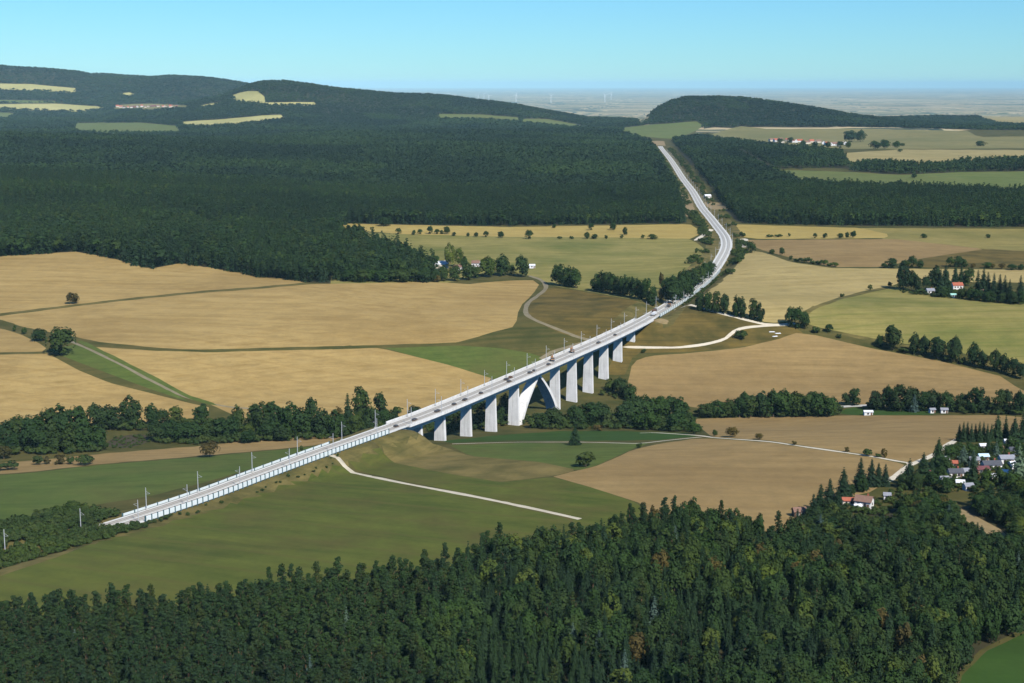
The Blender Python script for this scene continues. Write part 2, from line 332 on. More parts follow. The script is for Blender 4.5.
# ------------------------------------------------------------------ ground: regions traced on the photograph
# (name, material, outline in pixels)
REG = [
 ('far_pasture', 'far_khaki', [(768, 129), (850, 128.5), (968, 131), (978, 137), (1050, 136), (1050, 148), (900, 149), (868, 149), (845, 149), (770, 143), (700, 138), (712, 134), (740, 126)]),
 ('far_pasture', 'far_green', [(622, 128), (645, 125), (660, 124), (700, 121), (704, 126), (690, 134), (668, 139), (640, 136), (622, 136)]),
 ('far_stubble_field', 'far_tan', [(842, 153), (900, 149.5), (1050, 150), (1050, 160), (955, 161), (930, 165), (900, 164), (880, 160), (852, 164)]),
 ('far_meadow', 'far_green', [(770, 169.5), (850, 172), (900, 175), (960, 172), (1050, 171), (1050, 190), (940, 187), (850, 184), (790, 179)]),
 ('far_stubble_field', 'far_tan', [(870, 113), (915, 113.5), (918, 116.5), (872, 116)]),
 ('far_stubble_field', 'far_tan', [(975, 112), (1050, 110), (1050, 126), (1000, 124), (975, 118)]),
 ('far_stubble_field', 'far_yellow', [(-40, 83), (30, 84), (78, 88.5), (76, 94), (45, 91), (-40, 88)]),
 ('far_stubble_field', 'far_yellow', [(-40, 104.5), (55, 103.5), (106, 107), (84, 112), (-40, 107.5)]),
 ('far_stubble_field', 'far_yellow', [(118, 94), (130, 92), (138, 93.5), (136, 96.5), (122, 97)]),
 ('far_meadow', 'far_green', [(-40, 99), (60, 101), (60, 103), (-40, 103)]),
 ('far_meadow', 'far_khaki', [(112, 107.5), (122, 104.5), (150, 103.5), (176, 105), (192, 106), (194, 109), (170, 110.5), (150, 112), (128, 111), (114, 110.5)]),
 ('far_stubble_field', 'far_yellow', [(230, 96), (245, 91), (258, 91), (268, 100), (266, 104), (240, 103.5)]),
 ('far_stubble_field', 'far_yellow', [(195, 107), (220, 101.5), (228, 102.5), (205, 109)]),
 ('far_stubble_field', 'far_yellow', [(258, 102.5), (320, 102), (320, 105.5), (262, 106)]),
 ('far_meadow', 'far_green', [(-40, 112.5), (16, 112.5), (12, 119), (-40, 122)]),
 ('far_meadow', 'far_green', [(76, 123), (140, 122.5), (178, 126), (180, 134), (72, 134)]),
 ('far_stubble_field', 'far_yellow', [(178, 122), (225, 119), (262, 115.5), (284, 114.5), (286, 121), (240, 127), (182, 128)]),
 ('far_meadow', 'far_green', [(436, 114), (480, 114.5), (520, 117.5), (522, 123), (470, 121), (436, 120)]),
 ('far_meadow', 'far_green', [(520, 119), (545, 118.5), (575, 124), (596, 129), (560, 128), (520, 124)]),
 ('stubble_field', 'stubble_gold', [(320, 223), (390, 224.5), (512, 227), (690, 224), (702, 232), (692, 239), (610, 237.5), (512, 237), (400, 234), (330, 228)]),
 ('pasture', 'pasture_mixed', [(335, 231), (400, 234), (512, 237), (610, 237.5), (692, 239), (706, 250), (700, 262), (668, 288), (658, 300), (650, 302), (618, 297), (580, 290), (553, 286), (541, 279), (500, 268), (440, 285), (330, 285)]),
 ('stubble_field', 'stubble_gold', [(728, 224), (790, 226), (860, 228), (892, 234), (896, 238), (760, 239), (734, 236)]),
 ('pasture', 'pasture_dry', [(860, 228), (1050, 229), (1050, 253), (985, 249), (880, 240), (892, 235)]),
 ('stubble_field', 'stubble_warm', [(736, 240), (896, 239), (985, 249), (925, 258), (880, 267), (832, 267), (800, 260), (765, 251)]),
 ('rough_pasture', 'rough_brown', [(985, 249), (1050, 252), (1050, 269), (900, 267), (925, 258)]),
 ('stubble_field', 'stubble_pale', [(744, 250), (765, 252.5), (790, 262), (832, 268), (1050, 270), (1050, 283), (905, 281), (895, 285), (870, 290), (840, 297), (808, 309), (786, 322), (770, 323), (748, 318), (730, 311), (700, 297), (706, 290), (722, 279), (736, 266), (742, 258)]),
 ('pasture', 'pasture_mixed', [(808, 311), (842, 299), (895, 287), (925, 295), (970, 300), (1050, 306), (1050, 382), (1000, 362), (940, 348), (880, 341), (830, 330), (803, 323)]),
 ('rough_meadow', 'rough_brown', [(656, 318), (672, 309), (692, 306), (740, 319), (770, 325), (796, 328), (806, 335), (740, 347), (690, 352), (640, 353), (632, 358), (624, 376), (604, 374), (622, 346), (645, 327)]),
 ('stubble_field', 'stubble_warm', [(627, 384), (633, 362), (648, 356), (690, 353), (740, 348), (775, 340), (796, 333), (815, 335), (870, 348), (940, 361), (1000, 376), (1018, 388), (1050, 402), (1000, 410), (940, 405), (840, 405), (700, 408), (640, 400)]),
 ('wheat_field', 'stubble', [(-60, 258), (40, 254), (75, 251.5), (110, 257.5), (150, 269), (180, 263), (220, 269), (260, 276), (312, 282), (256, 287), (200, 291), (130, 298), (70, 305), (0, 313.5), (-60, 320)]),
 ('wheat_field', 'stubble', [(-60, 322), (0, 316), (70, 307), (130, 300), (200, 293), (256, 289), (312, 284), (430, 282), (470, 284), (500, 281), (536, 280), (540, 286), (531, 296), (522, 304), (518, 313), (516, 326), (490, 333), (456, 343), (380, 345), (256, 348), (205, 350), (160, 348), (100, 342), (75, 337), (24, 328), (0, 321), (-60, 306)]),
 ('wheat_field', 'stubble', [(96, 347), (160, 351), (256, 351), (380, 348), (421, 358), (451, 365.5), (494, 379), (470, 393), (440, 406), (400, 420), (240, 418), (212, 405), (188, 397), (150, 377), (120, 360)]),
 ('green_field', 'grass_green', [(385, 348), (456, 345.5), (500, 348), (530, 353), (548, 359), (530, 370), (500, 381), (451, 365.5), (421, 358)]),
 ('rough_meadow', 'rough_brown', [(544, 290), (552, 287), (580, 291), (618, 298), (652, 303), (640, 316), (605, 335), (588, 341), (560, 333), (530, 319), (526, 309), (533, 299)]),
 ('rough_meadow', 'rough_green', [(456, 344), (490, 334), (516, 327), (524, 318), (560, 333), (588, 342), (560, 358), (530, 352), (500, 347)]),
 ('wheat_field', 'stubble', [(-60, 326), (0, 328), (20, 334), (45, 346), (48, 351.5), (0, 352.5), (-60, 353)]),
 ('wheat_field', 'stubble', [(-60, 355), (0, 354.5), (48, 353.5), (78, 370), (110, 383), (150, 393), (185, 402), (212, 408), (200, 425), (60, 430), (-60, 440)]),
 ('green_wedge', 'grass_green', [(48, 350), (76, 344), (92, 350), (130, 370), (165, 388), (190, 402), (150, 389), (110, 374), (78, 362)]),
 ('wheat_strip', 'stubble_warm', [(-60, 470), (0, 463), (50, 459), (110, 453), (200, 446), (256, 440), (320, 436), (352, 435), (330, 443), (300, 447), (200, 456), (100, 464), (30, 472), (-60, 478)]),
 ('meadow', 'grass_green', [(-60, 480), (30, 473), (100, 465), (200, 457), (300, 448), (336, 444), (322, 447), (260, 466), (206, 482), (150, 496), (100, 504), (0, 522), (-60, 535)]),
 ('stubble_field', 'stubble_warm', [(690, 419), (770, 416.5), (850, 415.5), (930, 415.5), (1000, 415), (1050, 420), (1005, 432), (985, 433), (958, 438), (945, 446), (934, 456), (922, 462), (908, 462), (870, 455), (800, 445), (770, 440.5), (712, 437)]),
 ('stubble_field', 'stubble_warm', [(553, 476.5), (600, 465), (630, 451), (652, 445), (692, 439), (712, 438.5), (770, 442.5), (800, 447), (870, 457), (905, 464), (890, 480), (870, 492), (830, 502), (812, 516), (800, 560), (740, 560), (660, 530), (640, 503), (612, 494), (590, 487)]),
 ('green_meadow', 'grass_fresh', [(442, 441), (500, 435), (560, 431), (620, 431), (690, 433), (700, 436), (660, 440), (580, 441), (515, 440.5), (445, 443)]),
 ('dry_meadow', 'grass_green', [(450, 445.5), (520, 443), (580, 443.5), (650, 443), (630, 450), (600, 464), (578, 471), (540, 462), (470, 456)]),
 ('dry_meadow', 'dry_patch', [(350, 454), (392, 441), (440, 446), (470, 456), (540, 462), (578, 470), (553, 476), (500, 482), (450, 474), (390, 462)]),
 ('meadow', 'grass_dark', [(322, 459), (350, 454), (390, 462), (450, 474), (500, 482), (553, 477), (590, 487), (612, 494), (640, 504), (650, 560), (590, 560), (570, 515), (480, 496), (400, 480), (345, 468)]),
 ('meadow', 'grass_dark', [(-60, 600), (0, 576), (60, 556), (130, 528), (200, 503), (280, 479), (312, 468), (345, 471), (400, 483), (480, 499), (570, 519), (580, 600), (300, 640), (-60, 680)]),
 ('verge_strip', 'verge', [(-60, 590), (0, 567), (60, 548), (130, 523), (205, 494), (280, 469), (322, 455), (392, 434), (412, 437), (392, 441), (350, 454), (318, 463), (280, 478), (200, 502), (130, 527), (60, 556), (0, 576), (-60, 600)]),
 ('green_meadow', 'grass_fresh', [(952, 720), (962, 676), (985, 652), (1010, 640), (1050, 622), (1100, 720)]),
 ('bare_bank', 'bank_soil', [(950, 504), (960, 508), (985, 521), (1004, 531), (1008, 538), (998, 540), (980, 530), (964, 519), (952, 511)]),
 ('green_meadow', 'grass_fresh', [(838, 413), (850, 407), (930, 408), (944, 412), (930, 415), (850, 415)]),
 ('reed_bed', 'reeds', [(104, 446), (112, 438), (128, 435), (146, 434), (154, 438), (142, 445), (124, 448)]),
]
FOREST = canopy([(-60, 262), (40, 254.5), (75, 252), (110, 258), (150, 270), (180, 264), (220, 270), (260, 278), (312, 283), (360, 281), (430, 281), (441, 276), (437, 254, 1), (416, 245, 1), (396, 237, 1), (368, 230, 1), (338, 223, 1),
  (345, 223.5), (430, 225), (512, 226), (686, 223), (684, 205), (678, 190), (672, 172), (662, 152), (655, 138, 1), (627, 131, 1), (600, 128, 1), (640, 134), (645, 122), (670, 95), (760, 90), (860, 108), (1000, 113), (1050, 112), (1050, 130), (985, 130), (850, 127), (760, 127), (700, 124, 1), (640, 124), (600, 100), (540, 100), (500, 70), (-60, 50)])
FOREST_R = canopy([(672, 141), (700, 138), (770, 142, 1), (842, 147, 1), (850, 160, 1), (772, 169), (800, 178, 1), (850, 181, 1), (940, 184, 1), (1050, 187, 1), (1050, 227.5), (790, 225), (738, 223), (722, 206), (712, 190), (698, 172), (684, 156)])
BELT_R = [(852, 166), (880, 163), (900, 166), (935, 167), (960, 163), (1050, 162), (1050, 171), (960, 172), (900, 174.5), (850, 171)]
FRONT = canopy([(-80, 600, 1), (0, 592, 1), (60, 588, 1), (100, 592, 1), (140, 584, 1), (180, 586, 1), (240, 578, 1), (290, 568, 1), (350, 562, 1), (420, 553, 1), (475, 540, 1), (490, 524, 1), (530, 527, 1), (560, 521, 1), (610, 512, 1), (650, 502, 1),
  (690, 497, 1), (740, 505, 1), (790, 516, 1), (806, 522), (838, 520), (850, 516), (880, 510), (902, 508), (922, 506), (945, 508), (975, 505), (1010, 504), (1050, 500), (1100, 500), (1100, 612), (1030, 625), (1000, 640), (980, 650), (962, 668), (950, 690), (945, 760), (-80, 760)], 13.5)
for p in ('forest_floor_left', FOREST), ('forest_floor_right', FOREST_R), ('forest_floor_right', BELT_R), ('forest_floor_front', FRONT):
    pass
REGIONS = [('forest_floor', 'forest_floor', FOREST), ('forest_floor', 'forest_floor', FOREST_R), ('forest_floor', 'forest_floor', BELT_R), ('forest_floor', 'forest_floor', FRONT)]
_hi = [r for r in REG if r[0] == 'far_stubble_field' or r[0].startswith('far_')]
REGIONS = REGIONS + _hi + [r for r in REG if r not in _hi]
# lanes and paths: (name, material, width in m, pixels)
ROADS = [
 ('farm_track', 'gravel', 2.6, [(308, 466.5), (318, 467), (334, 468.5), (350, 472), (400, 482.5), (480, 497.5), (540, 510), (580, 519)]),
 ('gravel_apron', 'gravel', 6.0, [(304, 467), (313, 466.5), (324, 467.2)]),
 ('farm_track', 'gravel', 1.9, [(452, 443.8), (480, 443), (520, 442), (580, 442), (640, 443.5), (670, 440), (700, 437)]),
 ('farm_track', 'lane_white', 2.2, [(640, 433), (655, 432.5), (700, 435.5), (712, 437.5), (770, 441.5), (800, 446), (870, 456), (908, 463)]),
 ('farm_track', 'lane_white', 3.0, [(885, 482), (895, 477), (908, 465), (920, 461), (934, 455), (946, 446), (958, 439)]),
 ('gravel_road', 'lane_white', 3.4, [(676, 303), (690, 304.5), (712, 311), (740, 318), (758, 323), (772, 325), (790, 324.5), (798, 323)]),
 ('gravel_road', 'lane_white', 2.8, [(628, 347), (650, 347.5), (680, 347.5), (708, 344), (725, 339), (732, 333), (737, 329), (752, 326.5), (772, 325.5)]),
 ('farm_track', 'lane', 3.6, [(530, 276), (541, 280), (548, 284), (545, 289.5), (536, 297), (527, 304), (524, 311), (530, 318), (545, 324), (562, 331), (580, 337.5), (592, 341)]),
 ('farm_track', 'lane', 3.4, [(590, 340.5), (575, 345.5), (556, 350.5), (545, 354.5), (541, 359)]),
 ('farm_lane', 'lane', 2.4, [(70, 341), (92, 350.5), (120, 364), (150, 380), (180, 395), (205, 402.5), (235, 408), (290, 409)]),
 ('farm_lane', 'grass_green', 4.0, [(80, 341), (104, 353), (130, 366), (160, 381.5), (188, 396.5), (212, 404)]),
 ('field_boundary', 'verge', 4.0, [(-60, 321), (0, 314.5), (70, 306), (130, 299), (200, 292), (256, 288), (312, 283)]),
 ('field_boundary', 'rough_green', 5.0, [(-60, 306), (0, 321), (24, 328.5), (75, 338), (100, 343.5), (160, 349.5), (205, 351), (256, 349.5), (380, 346.5), (456, 344)]),
 ('field_boundary', 'verge', 5.0, [(797, 323), (808, 310), (824, 304), (842, 298), (870, 290.5), (895, 286)]),
 ('field_boundary', 'verge', 4.0, [(796, 325), (830, 331), (880, 341.5), (940, 352), (1000, 368), (1050, 388)]),
 ('field_boundary', 'verge', 3.0, [(-60, 354), (0, 353.5), (48, 352.5)]),
 ('country_road', 'slab_grey', 5.0, [(838, 407), (858, 405.5), (880, 405)]),
 ('farm_track', 'lane_white', 5.0, [(712, 228), (707, 231), (703, 236), (696, 240)]),
 ('farm_track', 'lane_white', 8.0, [(744, 239), (744, 247)]),
 ('forest_clearing', 'bank_soil', 16.0, [(682, 192), (687, 205), (690, 216)]),
 ('forest_clearing', 'bank_soil', 26.0, [(713, 203), (719, 209)]),
 ('railway_cutting_end', 'bank_soil', 34.0, [(659, 145.5), (658, 141)]),
]

pts2, edges = [], []
def add_loop(P, closed=True):
    i0 = len(pts2); n = len(P)
    pts2.extend([tuple(p) for p in P])
    edges.extend([(i0 + i, i0 + (i + 1) % n) for i in range(n if closed else n - 1)])
def smooth_px(poly, closed=True, step=9):
    p = np.asarray(poly, float)
    if closed: p = np.vstack([p, p[:1]])
    return resample(p, step)
region_polys = []
for i, (nm, mt, poly) in enumerate(REGIONS):
    pp = smooth_px(poly)[:-1]
    # hand-drawn wobble of field edges (under a pixel)
    wob = .35 * np.sin(np.arange(len(pp)) * 1.7 + i); pp = pp + np.stack([wob, wob * .35], 1) * (0 if nm.startswith('forest') else 1)
    region_polys.append((nm, mt, pp))
    if nm == 'forest_floor' and i < 3: continue                     # forest edges lie under the trees: faces are simply assigned
    add_loop(unproject(pp))
road_lines = []
for nm, mt, wd, line in ROADS:
    P = resample(catmull(unproject(smooth_px(line, False, 12)), 6), 6.0)
    T = np.gradient(P, axis=0); T /= np.linalg.norm(T, axis=1)[:, None]; Nn = np.stack([T[:, 1], -T[:, 0]], 1)
    jw = (1 + .14 * np.sin(np.arange(len(P)) * .9) + RNG.uniform(-.12, .12, len(P)))[:, None]
    add_loop(np.vstack([P + Nn * wd / 2 * jw, (P - Nn * wd / 2 * jw)[::-1]])); road_lines.append((nm, mt, wd, P))
# grid points, coarser with distance, finer along the railway
ys = 170 * 1.018 ** np.arange(378); ks = np.arange(-.56, .561, .0125)
G = np.array([(y * (k + (.006 if j % 2 else 0)), y) for j, y in enumerate(ys) for k in ks])
G[:, 0] += RNG.normal(0, .0012, len(G)) * G[:, 1]
D, S, SD = rail_dist(G[:, 0], G[:, 1]); G = G[D > 36]
pts2.extend([tuple(p) for p in G])
for i in range(0, len(RAIL), 2):
    if RAIL[i, 1] > 4200: break
    for o in (-34, -27, -21, -16.5, -13, -10, -8, 0, 8, 10, 13, 16.5, 21, 27, 34):
        q = RAIL[i] + RN[i] * o
        if 170 < q[1]: pts2.append((q[0] + random.uniform(-.2, .2), q[1] + random.uniform(-.2, .2)))
vo_, eo_, fo_, *_ = geometry.delaunay_2d_cdt([Vector(p) for p in pts2], edges, [], 0, 1e-3)
V2 = np.array([(v.x, v.y) for v in vo_]); F = np.array([list(f) for f in fo_ if len(f) == 3], int)
VZ = terrain(V2[:, 0], V2[:, 1]); V3 = np.c_[V2, VZ]
C3 = V3[F].mean(1); CPX = project(np.c_[C3[:, :2], terrain_base(C3[:, 0], C3[:, 1])])
reg = np.full(len(F), -1)
for i, (nm, mt, pp) in enumerate(region_polys): reg[inpoly(CPX, pp)] = i
NR = len(region_polys)
for i, (nm, mt, wd, P) in enumerate(road_lines):
    bb = (C3[:, 0] > P[:, 0].min() - 9) & (C3[:, 0] < P[:, 0].max() + 9) & (C3[:, 1] > P[:, 1].min() - 9) & (C3[:, 1] < P[:, 1].max() + 9)
    k = np.where(bb)[0]
    if len(k) == 0: continue
    Pd = resample(P, 1.5); dd = np.sqrt(((C3[k, None, :2] - Pd[None]) ** 2).sum(2)).min(1); reg[k[dd < wd * .53]] = NR + i
D, S, SD = rail_dist(C3[:, 0], C3[:, 1])
reg[(D < 15) & (S < S_A) & (reg < NR)] = -2; reg[(D < 20) & (S > S_B) & (reg < NR)] = -2
reg[(reg == -1) & (C3[:, 1] > 5200)] = -3
reg[(C3[:, 1] > 8300) & (CPX[:, 0] > 330) & (reg < 4)] = -3; reg[(C3[:, 1] > 14000) & (reg < NR)] = -3
names = {-1: ('rough_ground', 'rough_green'), -2: ('railway_embankment', 'verge'), -3: ('far_plain', 'far_plain')}
for r in np.unique(reg):
    if r >= NR: nm, mt = ROADS[r - NR][:2]
    elif r >= 0: nm, mt = region_polys[r][:2]
    else: nm, mt = names[r]
    fs = F[reg == r]; u, inv = np.unique(fs, return_inverse=True)
    me = bpy.data.meshes.new(nm); me.from_pydata(V3[u].tolist(), [], inv.reshape(-1, 3).tolist())
    me.polygons.foreach_set('use_smooth', np.ones(len(me.polygons), bool)); me.materials.append(MATS[mt])
    o = bpy.data.objects.new(nm, me); COL.objects.link(o); o['kind'] = 'structure'

# ------------------------------------------------------------------ mesh helpers
class MB:
    def __init__(s): s.v = []; s.f = []
    def box(s, c, size, rz=0, taper=1.0):
        x, y, z = size[0] / 2, size[1] / 2, size[2] / 2; i = len(s.v); ca, sa = math.cos(rz), math.sin(rz)
        for dz, k in ((-z, 1), (z, taper)):
            for dx, dy in ((-x, -y), (x, -y), (x, y), (-x, y)):
                dx, dy = dx * k, dy * k
                s.v.append((c[0] + dx * ca - dy * sa, c[1] + dx * sa + dy * ca, c[2] + dz))
        for q in ((0, 3, 2, 1), (4, 5, 6, 7), (0, 1, 5, 4), (1, 2, 6, 5), (2, 3, 7, 6), (3, 0, 4, 7)): s.f.append([i + k for k in q])
        return s
    def tube(s, a, b, r0, r1, n=7):
        a, b = Vector(a), Vector(b); d = (b - a).normalized(); u = d.orthogonal().normalized(); w = d.cross(u); i = len(s.v)
        for p, r in ((a, r0), (b, r1)):
            for k in range(n):
                t = 2 * math.pi * k / n; s.v.append(tuple(p + u * (r * math.cos(t)) + w * (r * math.sin(t))))
        for k in range(n): s.f.append([i + k, i + (k + 1) % n, i + n + (k + 1) % n, i + n + k])
        s.f.append(list(range(i + n - 1, i - 1, -1))); s.f.append(list(range(i + n, i + 2 * n))); return s
    def poly(s, verts, faces):
        i = len(s.v); s.v.extend([tuple(v) for v in verts]); s.f.extend([[i + k for k in q] for q in faces]); return s
    def mesh(s, name, mat, smooth=False):
        me = bpy.data.meshes.new(name); me.from_pydata(s.v, [], s.f); me.materials.append(MATS[mat])
        if smooth: me.polygons.foreach_set('use_smooth', np.ones(len(me.polygons), bool))
        return me
    def build(s, name, mat, parent=None, smooth=False): return put(name, s.mesh(name, mat, smooth), parent)
def put(name, me, parent=None, loc=None):
    o = bpy.data.objects.new(name, me); COL.objects.link(o)
    if parent: o.parent = parent
    if loc is not None: o.location = loc
    return o
def thing(name, label, cat, loc=(0, 0, 0), rz=0, group=None):
    o = bpy.data.objects.new(name, None); COL.objects.link(o); o.location = loc; o.rotation_euler = (0, 0, rz)
    o.empty_display_size = .5; return tag(o, label, cat, group)
def tag(o, label=None, cat=None, group=None, kind=None):
    for k, v in (('label', label), ('category', cat), ('group', group), ('kind', kind)):
        if v: o[k] = v
    return o
ONES = 'first second third fourth fifth sixth seventh eighth ninth tenth eleventh twelfth thirteenth fourteenth fifteenth sixteenth seventeenth eighteenth nineteenth'.split()
TENS = {2: 'twenty', 3: 'thirty', 4: 'forty', 5: 'fifty', 6: 'sixty', 7: 'seventy', 8: 'eighty', 9: 'ninety'}
def ordinal(n):
    if n < 20: return ONES[n - 1]
    t, o = divmod(n, 10)
    if t >= 10: return str(n) + 'th'
    return TENS[t][:-1] + 'ieth' if o == 0 else TENS[t] + '-' + ONES[o - 1]
def ground_at(x, y):
    p = unproject([(x, y)])[0]; return Vector((p[0], p[1], tz(*p)))

# ------------------------------------------------------------------ railway
def ribbon(name, mat, o0, o1, z, s0, s1, step=4.0, thick=.25, kind='structure'):
    """strip along the line between side offsets o0 and o1, with real thickness"""
    n = max(2, int((s1 - s0) / step)); v, f = [], []
    for i in range(n + 1):
        p, t, nn, zr = rail_at(s0 + (s1 - s0) * i / n)
        for o, dz in ((o0, z - thick), (o0, z), (o1, z), (o1, z - thick)):
            q = p + nn * o; v.append((q[0], q[1], zr + dz))
        if i:
            a = 4 * (i - 1); b = 4 * i
            for k in range(4): f.append([a + k, a + (k + 1) % 4, b + (k + 1) % 4, b + k][::-1])
    f.append([0, 1, 2, 3]); f.append([4 * n + 3, 4 * n + 2, 4 * n + 1, 4 * n])
    return MB().poly(v, f)
S_END = RS[-1] - 6; S0 = s_of_px(101)
o = ribbon('x', 'x', -5.9, 5.9, -.30, S0, S_A - .2).build('railway_trackbed', 'ballast'); tag(o, kind='structure')
o = ribbon('x', 'x', -5.9, 5.9, -.30, S_B + .2, S_END).build('railway_trackbed', 'ballast'); tag(o, kind='structure')
for off in (-2.35, 2.35):
    o = ribbon('x', 'x', off - 1.5, off + 1.5, -.02, S0, S_END, thick=.27).build('track_slab', 'slab_grey'); tag(o, kind='structure')
    for r in (-.75, .75):
        q = ribbon('x', 'x', off + r - .07, off + r + .07, .17, S0, S_END, thick=.18).build('rail', 'rail_steel', o)

# viaduct
via = thing('viaduct', 'long white concrete railway viaduct with tall piers and a pointed arch over the valley', 'viaduct', (0, 0, 0))
ribbon('x', 'x', -6.6, 6.6, -.32, S_A, S_B, thick=.45).build('deck_slab', 'concrete', via)
def girder(o0, o1, zt, zb, oi0, oi1):
    n = int((S_B - S_A) / 4); v, f = [], []
    for i in range(n + 1):
        p, t, nn, zr = rail_at(S_A + (S_B - S_A) * i / n)
        for oo, dz in ((oi0, zb), (o0, zt), (o1, zt), (oi1, zb)): q = p + nn * oo; v.append((q[0], q[1], zr + dz))
        if i:
            a = 4 * (i - 1); b = 4 * i
            for k in range(4): f.append([a + k, a + (k + 1) % 4, b + (k + 1) % 4, b + k][::-1])
    f.append([0, 1, 2, 3]); f.append([4 * n + 3, 4 * n + 2, 4 * n + 1, 4 * n]); return MB().poly(v, f)
girder(-3.6, 3.6, -.78, -4.1, -2.9, 2.9).build('box_girder', 'concrete', via)
for sgn in (-1, 1):
    a, b = (6.62, 7.1) if sgn > 0 else (-7.1, -6.62)
    ribbon('x', 'x', a, b, .55, S_A, S_B, thick=1.35).build('parapet', 'concrete_cast', via)
    a, b = (4.2, 4.75) if sgn > 0 else (-4.75, -4.2)
    ribbon('x', 'x', a, b, -.05, S_A, S_B, thick=.26).build('cable_trough', 'concrete', via)
def prism_along(s, ztop, zbot, th_top, th_bot, w_top, w_bot, s_bot=None):
    """pier or leaning leg: rectangular section across the bridge"""
    v = []
    for ss, z, th, w in ((s if s_bot is None else s_bot, zbot, th_bot, w_bot), (s, ztop, th_top, w_top)):
        p, t, nn, zr = rail_at(ss)
        for a, b in ((-1, -1), (1, -1), (1, 1), (-1, 1)):
            q = p + t * (a * th / 2) + nn * (b * w / 2); v.append((q[0], q[1], z))
    return v, [(0, 1, 2, 3), (7, 6, 5, 4), (1, 0, 4, 5), (2, 1, 5, 6), (3, 2, 6, 7), (0, 3, 7, 4)]
PIERS = [417, 440, 466, 491, 514, 555, 572, 588.5, 604, 618, 631]
for x in PIERS:
    s = s_of_px(x); p, t, nn, zr = rail_at(s); zg = min(tz(*(p + nn * 3)), tz(*(p - nn * 3))) - .8
    MB().poly(*prism_along(s, -4.08, zg, 1.7, 2.0, 5.4, 5.4 + .05 * (-zg))).build('pier', 'concrete_cast', via)
s5, s6 = s_of_px(514), s_of_px(555); sc_ = (s5 + s6) / 2
def arch_leg(sa, sb, zg):
    v, f = [], []; n = 8
    for i in range(n + 1):
        u = i / n; s = sa + (sb - sa) * (u * .80 + .20 * u * u if True else u); z = zg + (-4.1 - zg) * (u ** .82 if True else u)
        th = 3.3 - 1.0 * u; w = 6.6 - 1.1 * u; p, t, nn, zr = rail_at(s)
        for a, b in ((-1, -1), (1, -1), (1, 1), (-1, 1)):
            q = p + t * (a * th / 2) + nn * (b * w / 2); v.append((q[0], q[1], z))
        if i:
            a0, b0 = 4 * (i - 1), 4 * i
            for k in range(4): f.append([a0 + k, b0 + k, b0 + (k + 1) % 4, a0 + (k + 1) % 4][::-1])
    f.append([0, 1, 2, 3]); f.append([4 * n + 3, 4 * n + 2, 4 * n + 1, 4 * n]); return MB().poly(v, f)
for sa, sgn in ((s5 + 3.1, 1), (s6 - 3.1, -1)):
    p, t, nn, zr = rail_at(sa); arch_leg(sa, sc_ - sgn * 1.0, tz(*p) - 1.2).build('arch_leg', 'concrete_cast', via)
for s, sg in ((S_A, 1), (S_B, -1)):
    p, t, nn, zr = rail_at(s - sg * 1.6); rz = math.atan2(t[1], t[0]); m = MB()
    m.box((p[0], p[1], -3.4), (3.0, 9.5, 5.0), rz); m.build('abutment', 'concrete_cast', via)

# noise barriers: posts and panels, one by one
def barrier(label, s0, s1, off, hgt, gap=3.1, posts=True):
    root = thing('noise_barrier', label, 'noise barrier', (0, 0, 0)); n = int((s1 - s0) / gap)
    pm = MB().box((0, 0, hgt / 2 - .2), (.42, .5, hgt + .8)).mesh('post', 'barrier_post')
    qm = MB().box((0, 0, hgt / 2), (gap - .36, .16, hgt - .1)).mesh('panel', 'barrier_panel')
    for i in range(n + 1):
        p, t, nn, zr = rail_at(s0 + i * gap); q = p + nn * off; rz = math.atan2(t[1], t[0])
        a = put('post', pm, root, (q[0], q[1], zr - .3)); a.rotation_euler = (0, 0, rz)
        if i < n:
            p2, t2, n2, z2 = rail_at(s0 + (i + .5) * gap); q = p2 + n2 * off
            b = put('panel', qm, root, (q[0], q[1], z2 - .3)); b.rotation_euler = (0, 0, math.atan2(t2[1], t2[0]))
barrier('pale blue panelled noise barrier with dark posts on the camera side of the left approach', s_of_px(134), s_of_px(378), 6.3, 2.1)
barrier('pale panelled noise barrier along the far side of the left approach', s_of_px(134), s_of_px(346), -6.3, 1.1, 6.2)
barrier('pale green noise barrier beyond the right end of the viaduct, facing the brown meadow', s_of_px(650), s_of_px(712), 7.4, 2.2, 6.0)

# catenary masts
mast_pole = MB().box((0, 0, 4.5), (.24, .24, 9.0), 0, .75).mesh('pole', 'steel')
mast_foot = MB().box((0, 0, .25), (.9, .9, .5)).mesh('foot', 'concrete')
mast_arm = MB().tube((0, 0, 6.4), (0, 2.3, 6.9), .06, .05, 5).tube((0, 0, 7.6), (0, 2.3, 6.95), .05, .04, 5).mesh('bracket', 'steel')
GR = 'overhead line masts along the railway'
def masts():
    nearL, farL = [], []
    for side, off, px in (('near', 5.2, [121, 170, 222, 272, 316, 360]), ('far', -5.2, [14, 90, 156, 208, 262, 307, 351])):
        for x in px: (nearL if side == 'near' else farL).append((s_of_px(x + (0 if side == 'far' else 8)), off))
    s = farL[-1][0] + 29
    k = 0
    while s < s_of_px(700):
        farL.append((s, -5.9)); nearL.append((s + 14, 5.9)); s += 29; k += 1
    while s < S_END - 300:
        farL.append((s, -6.3)); nearL.append((s + 25, 6.3)); s += 60
    for lst, word in ((farL, 'far'), (nearL, 'near')):
        for i, (s, off) in enumerate(lst):
            p, t, nn, zr = rail_at(s); q = p + nn * off; a = math.atan2(-nn[1] * math.copysign(1, off), -nn[0] * math.copysign(1, off)) - math.pi / 2
            z0 = zr - .3 if s > S0 else tz(*q) - .1
            r = thing('catenary_mast', f'slim grey mast, {ordinal(i + 1)} from left along the {word} side of the railway', 'mast', (q[0], q[1], z0), a, GR)
            put('pole', mast_pole, r); put('foot', mast_foot, r); put('bracket', mast_arm, r)
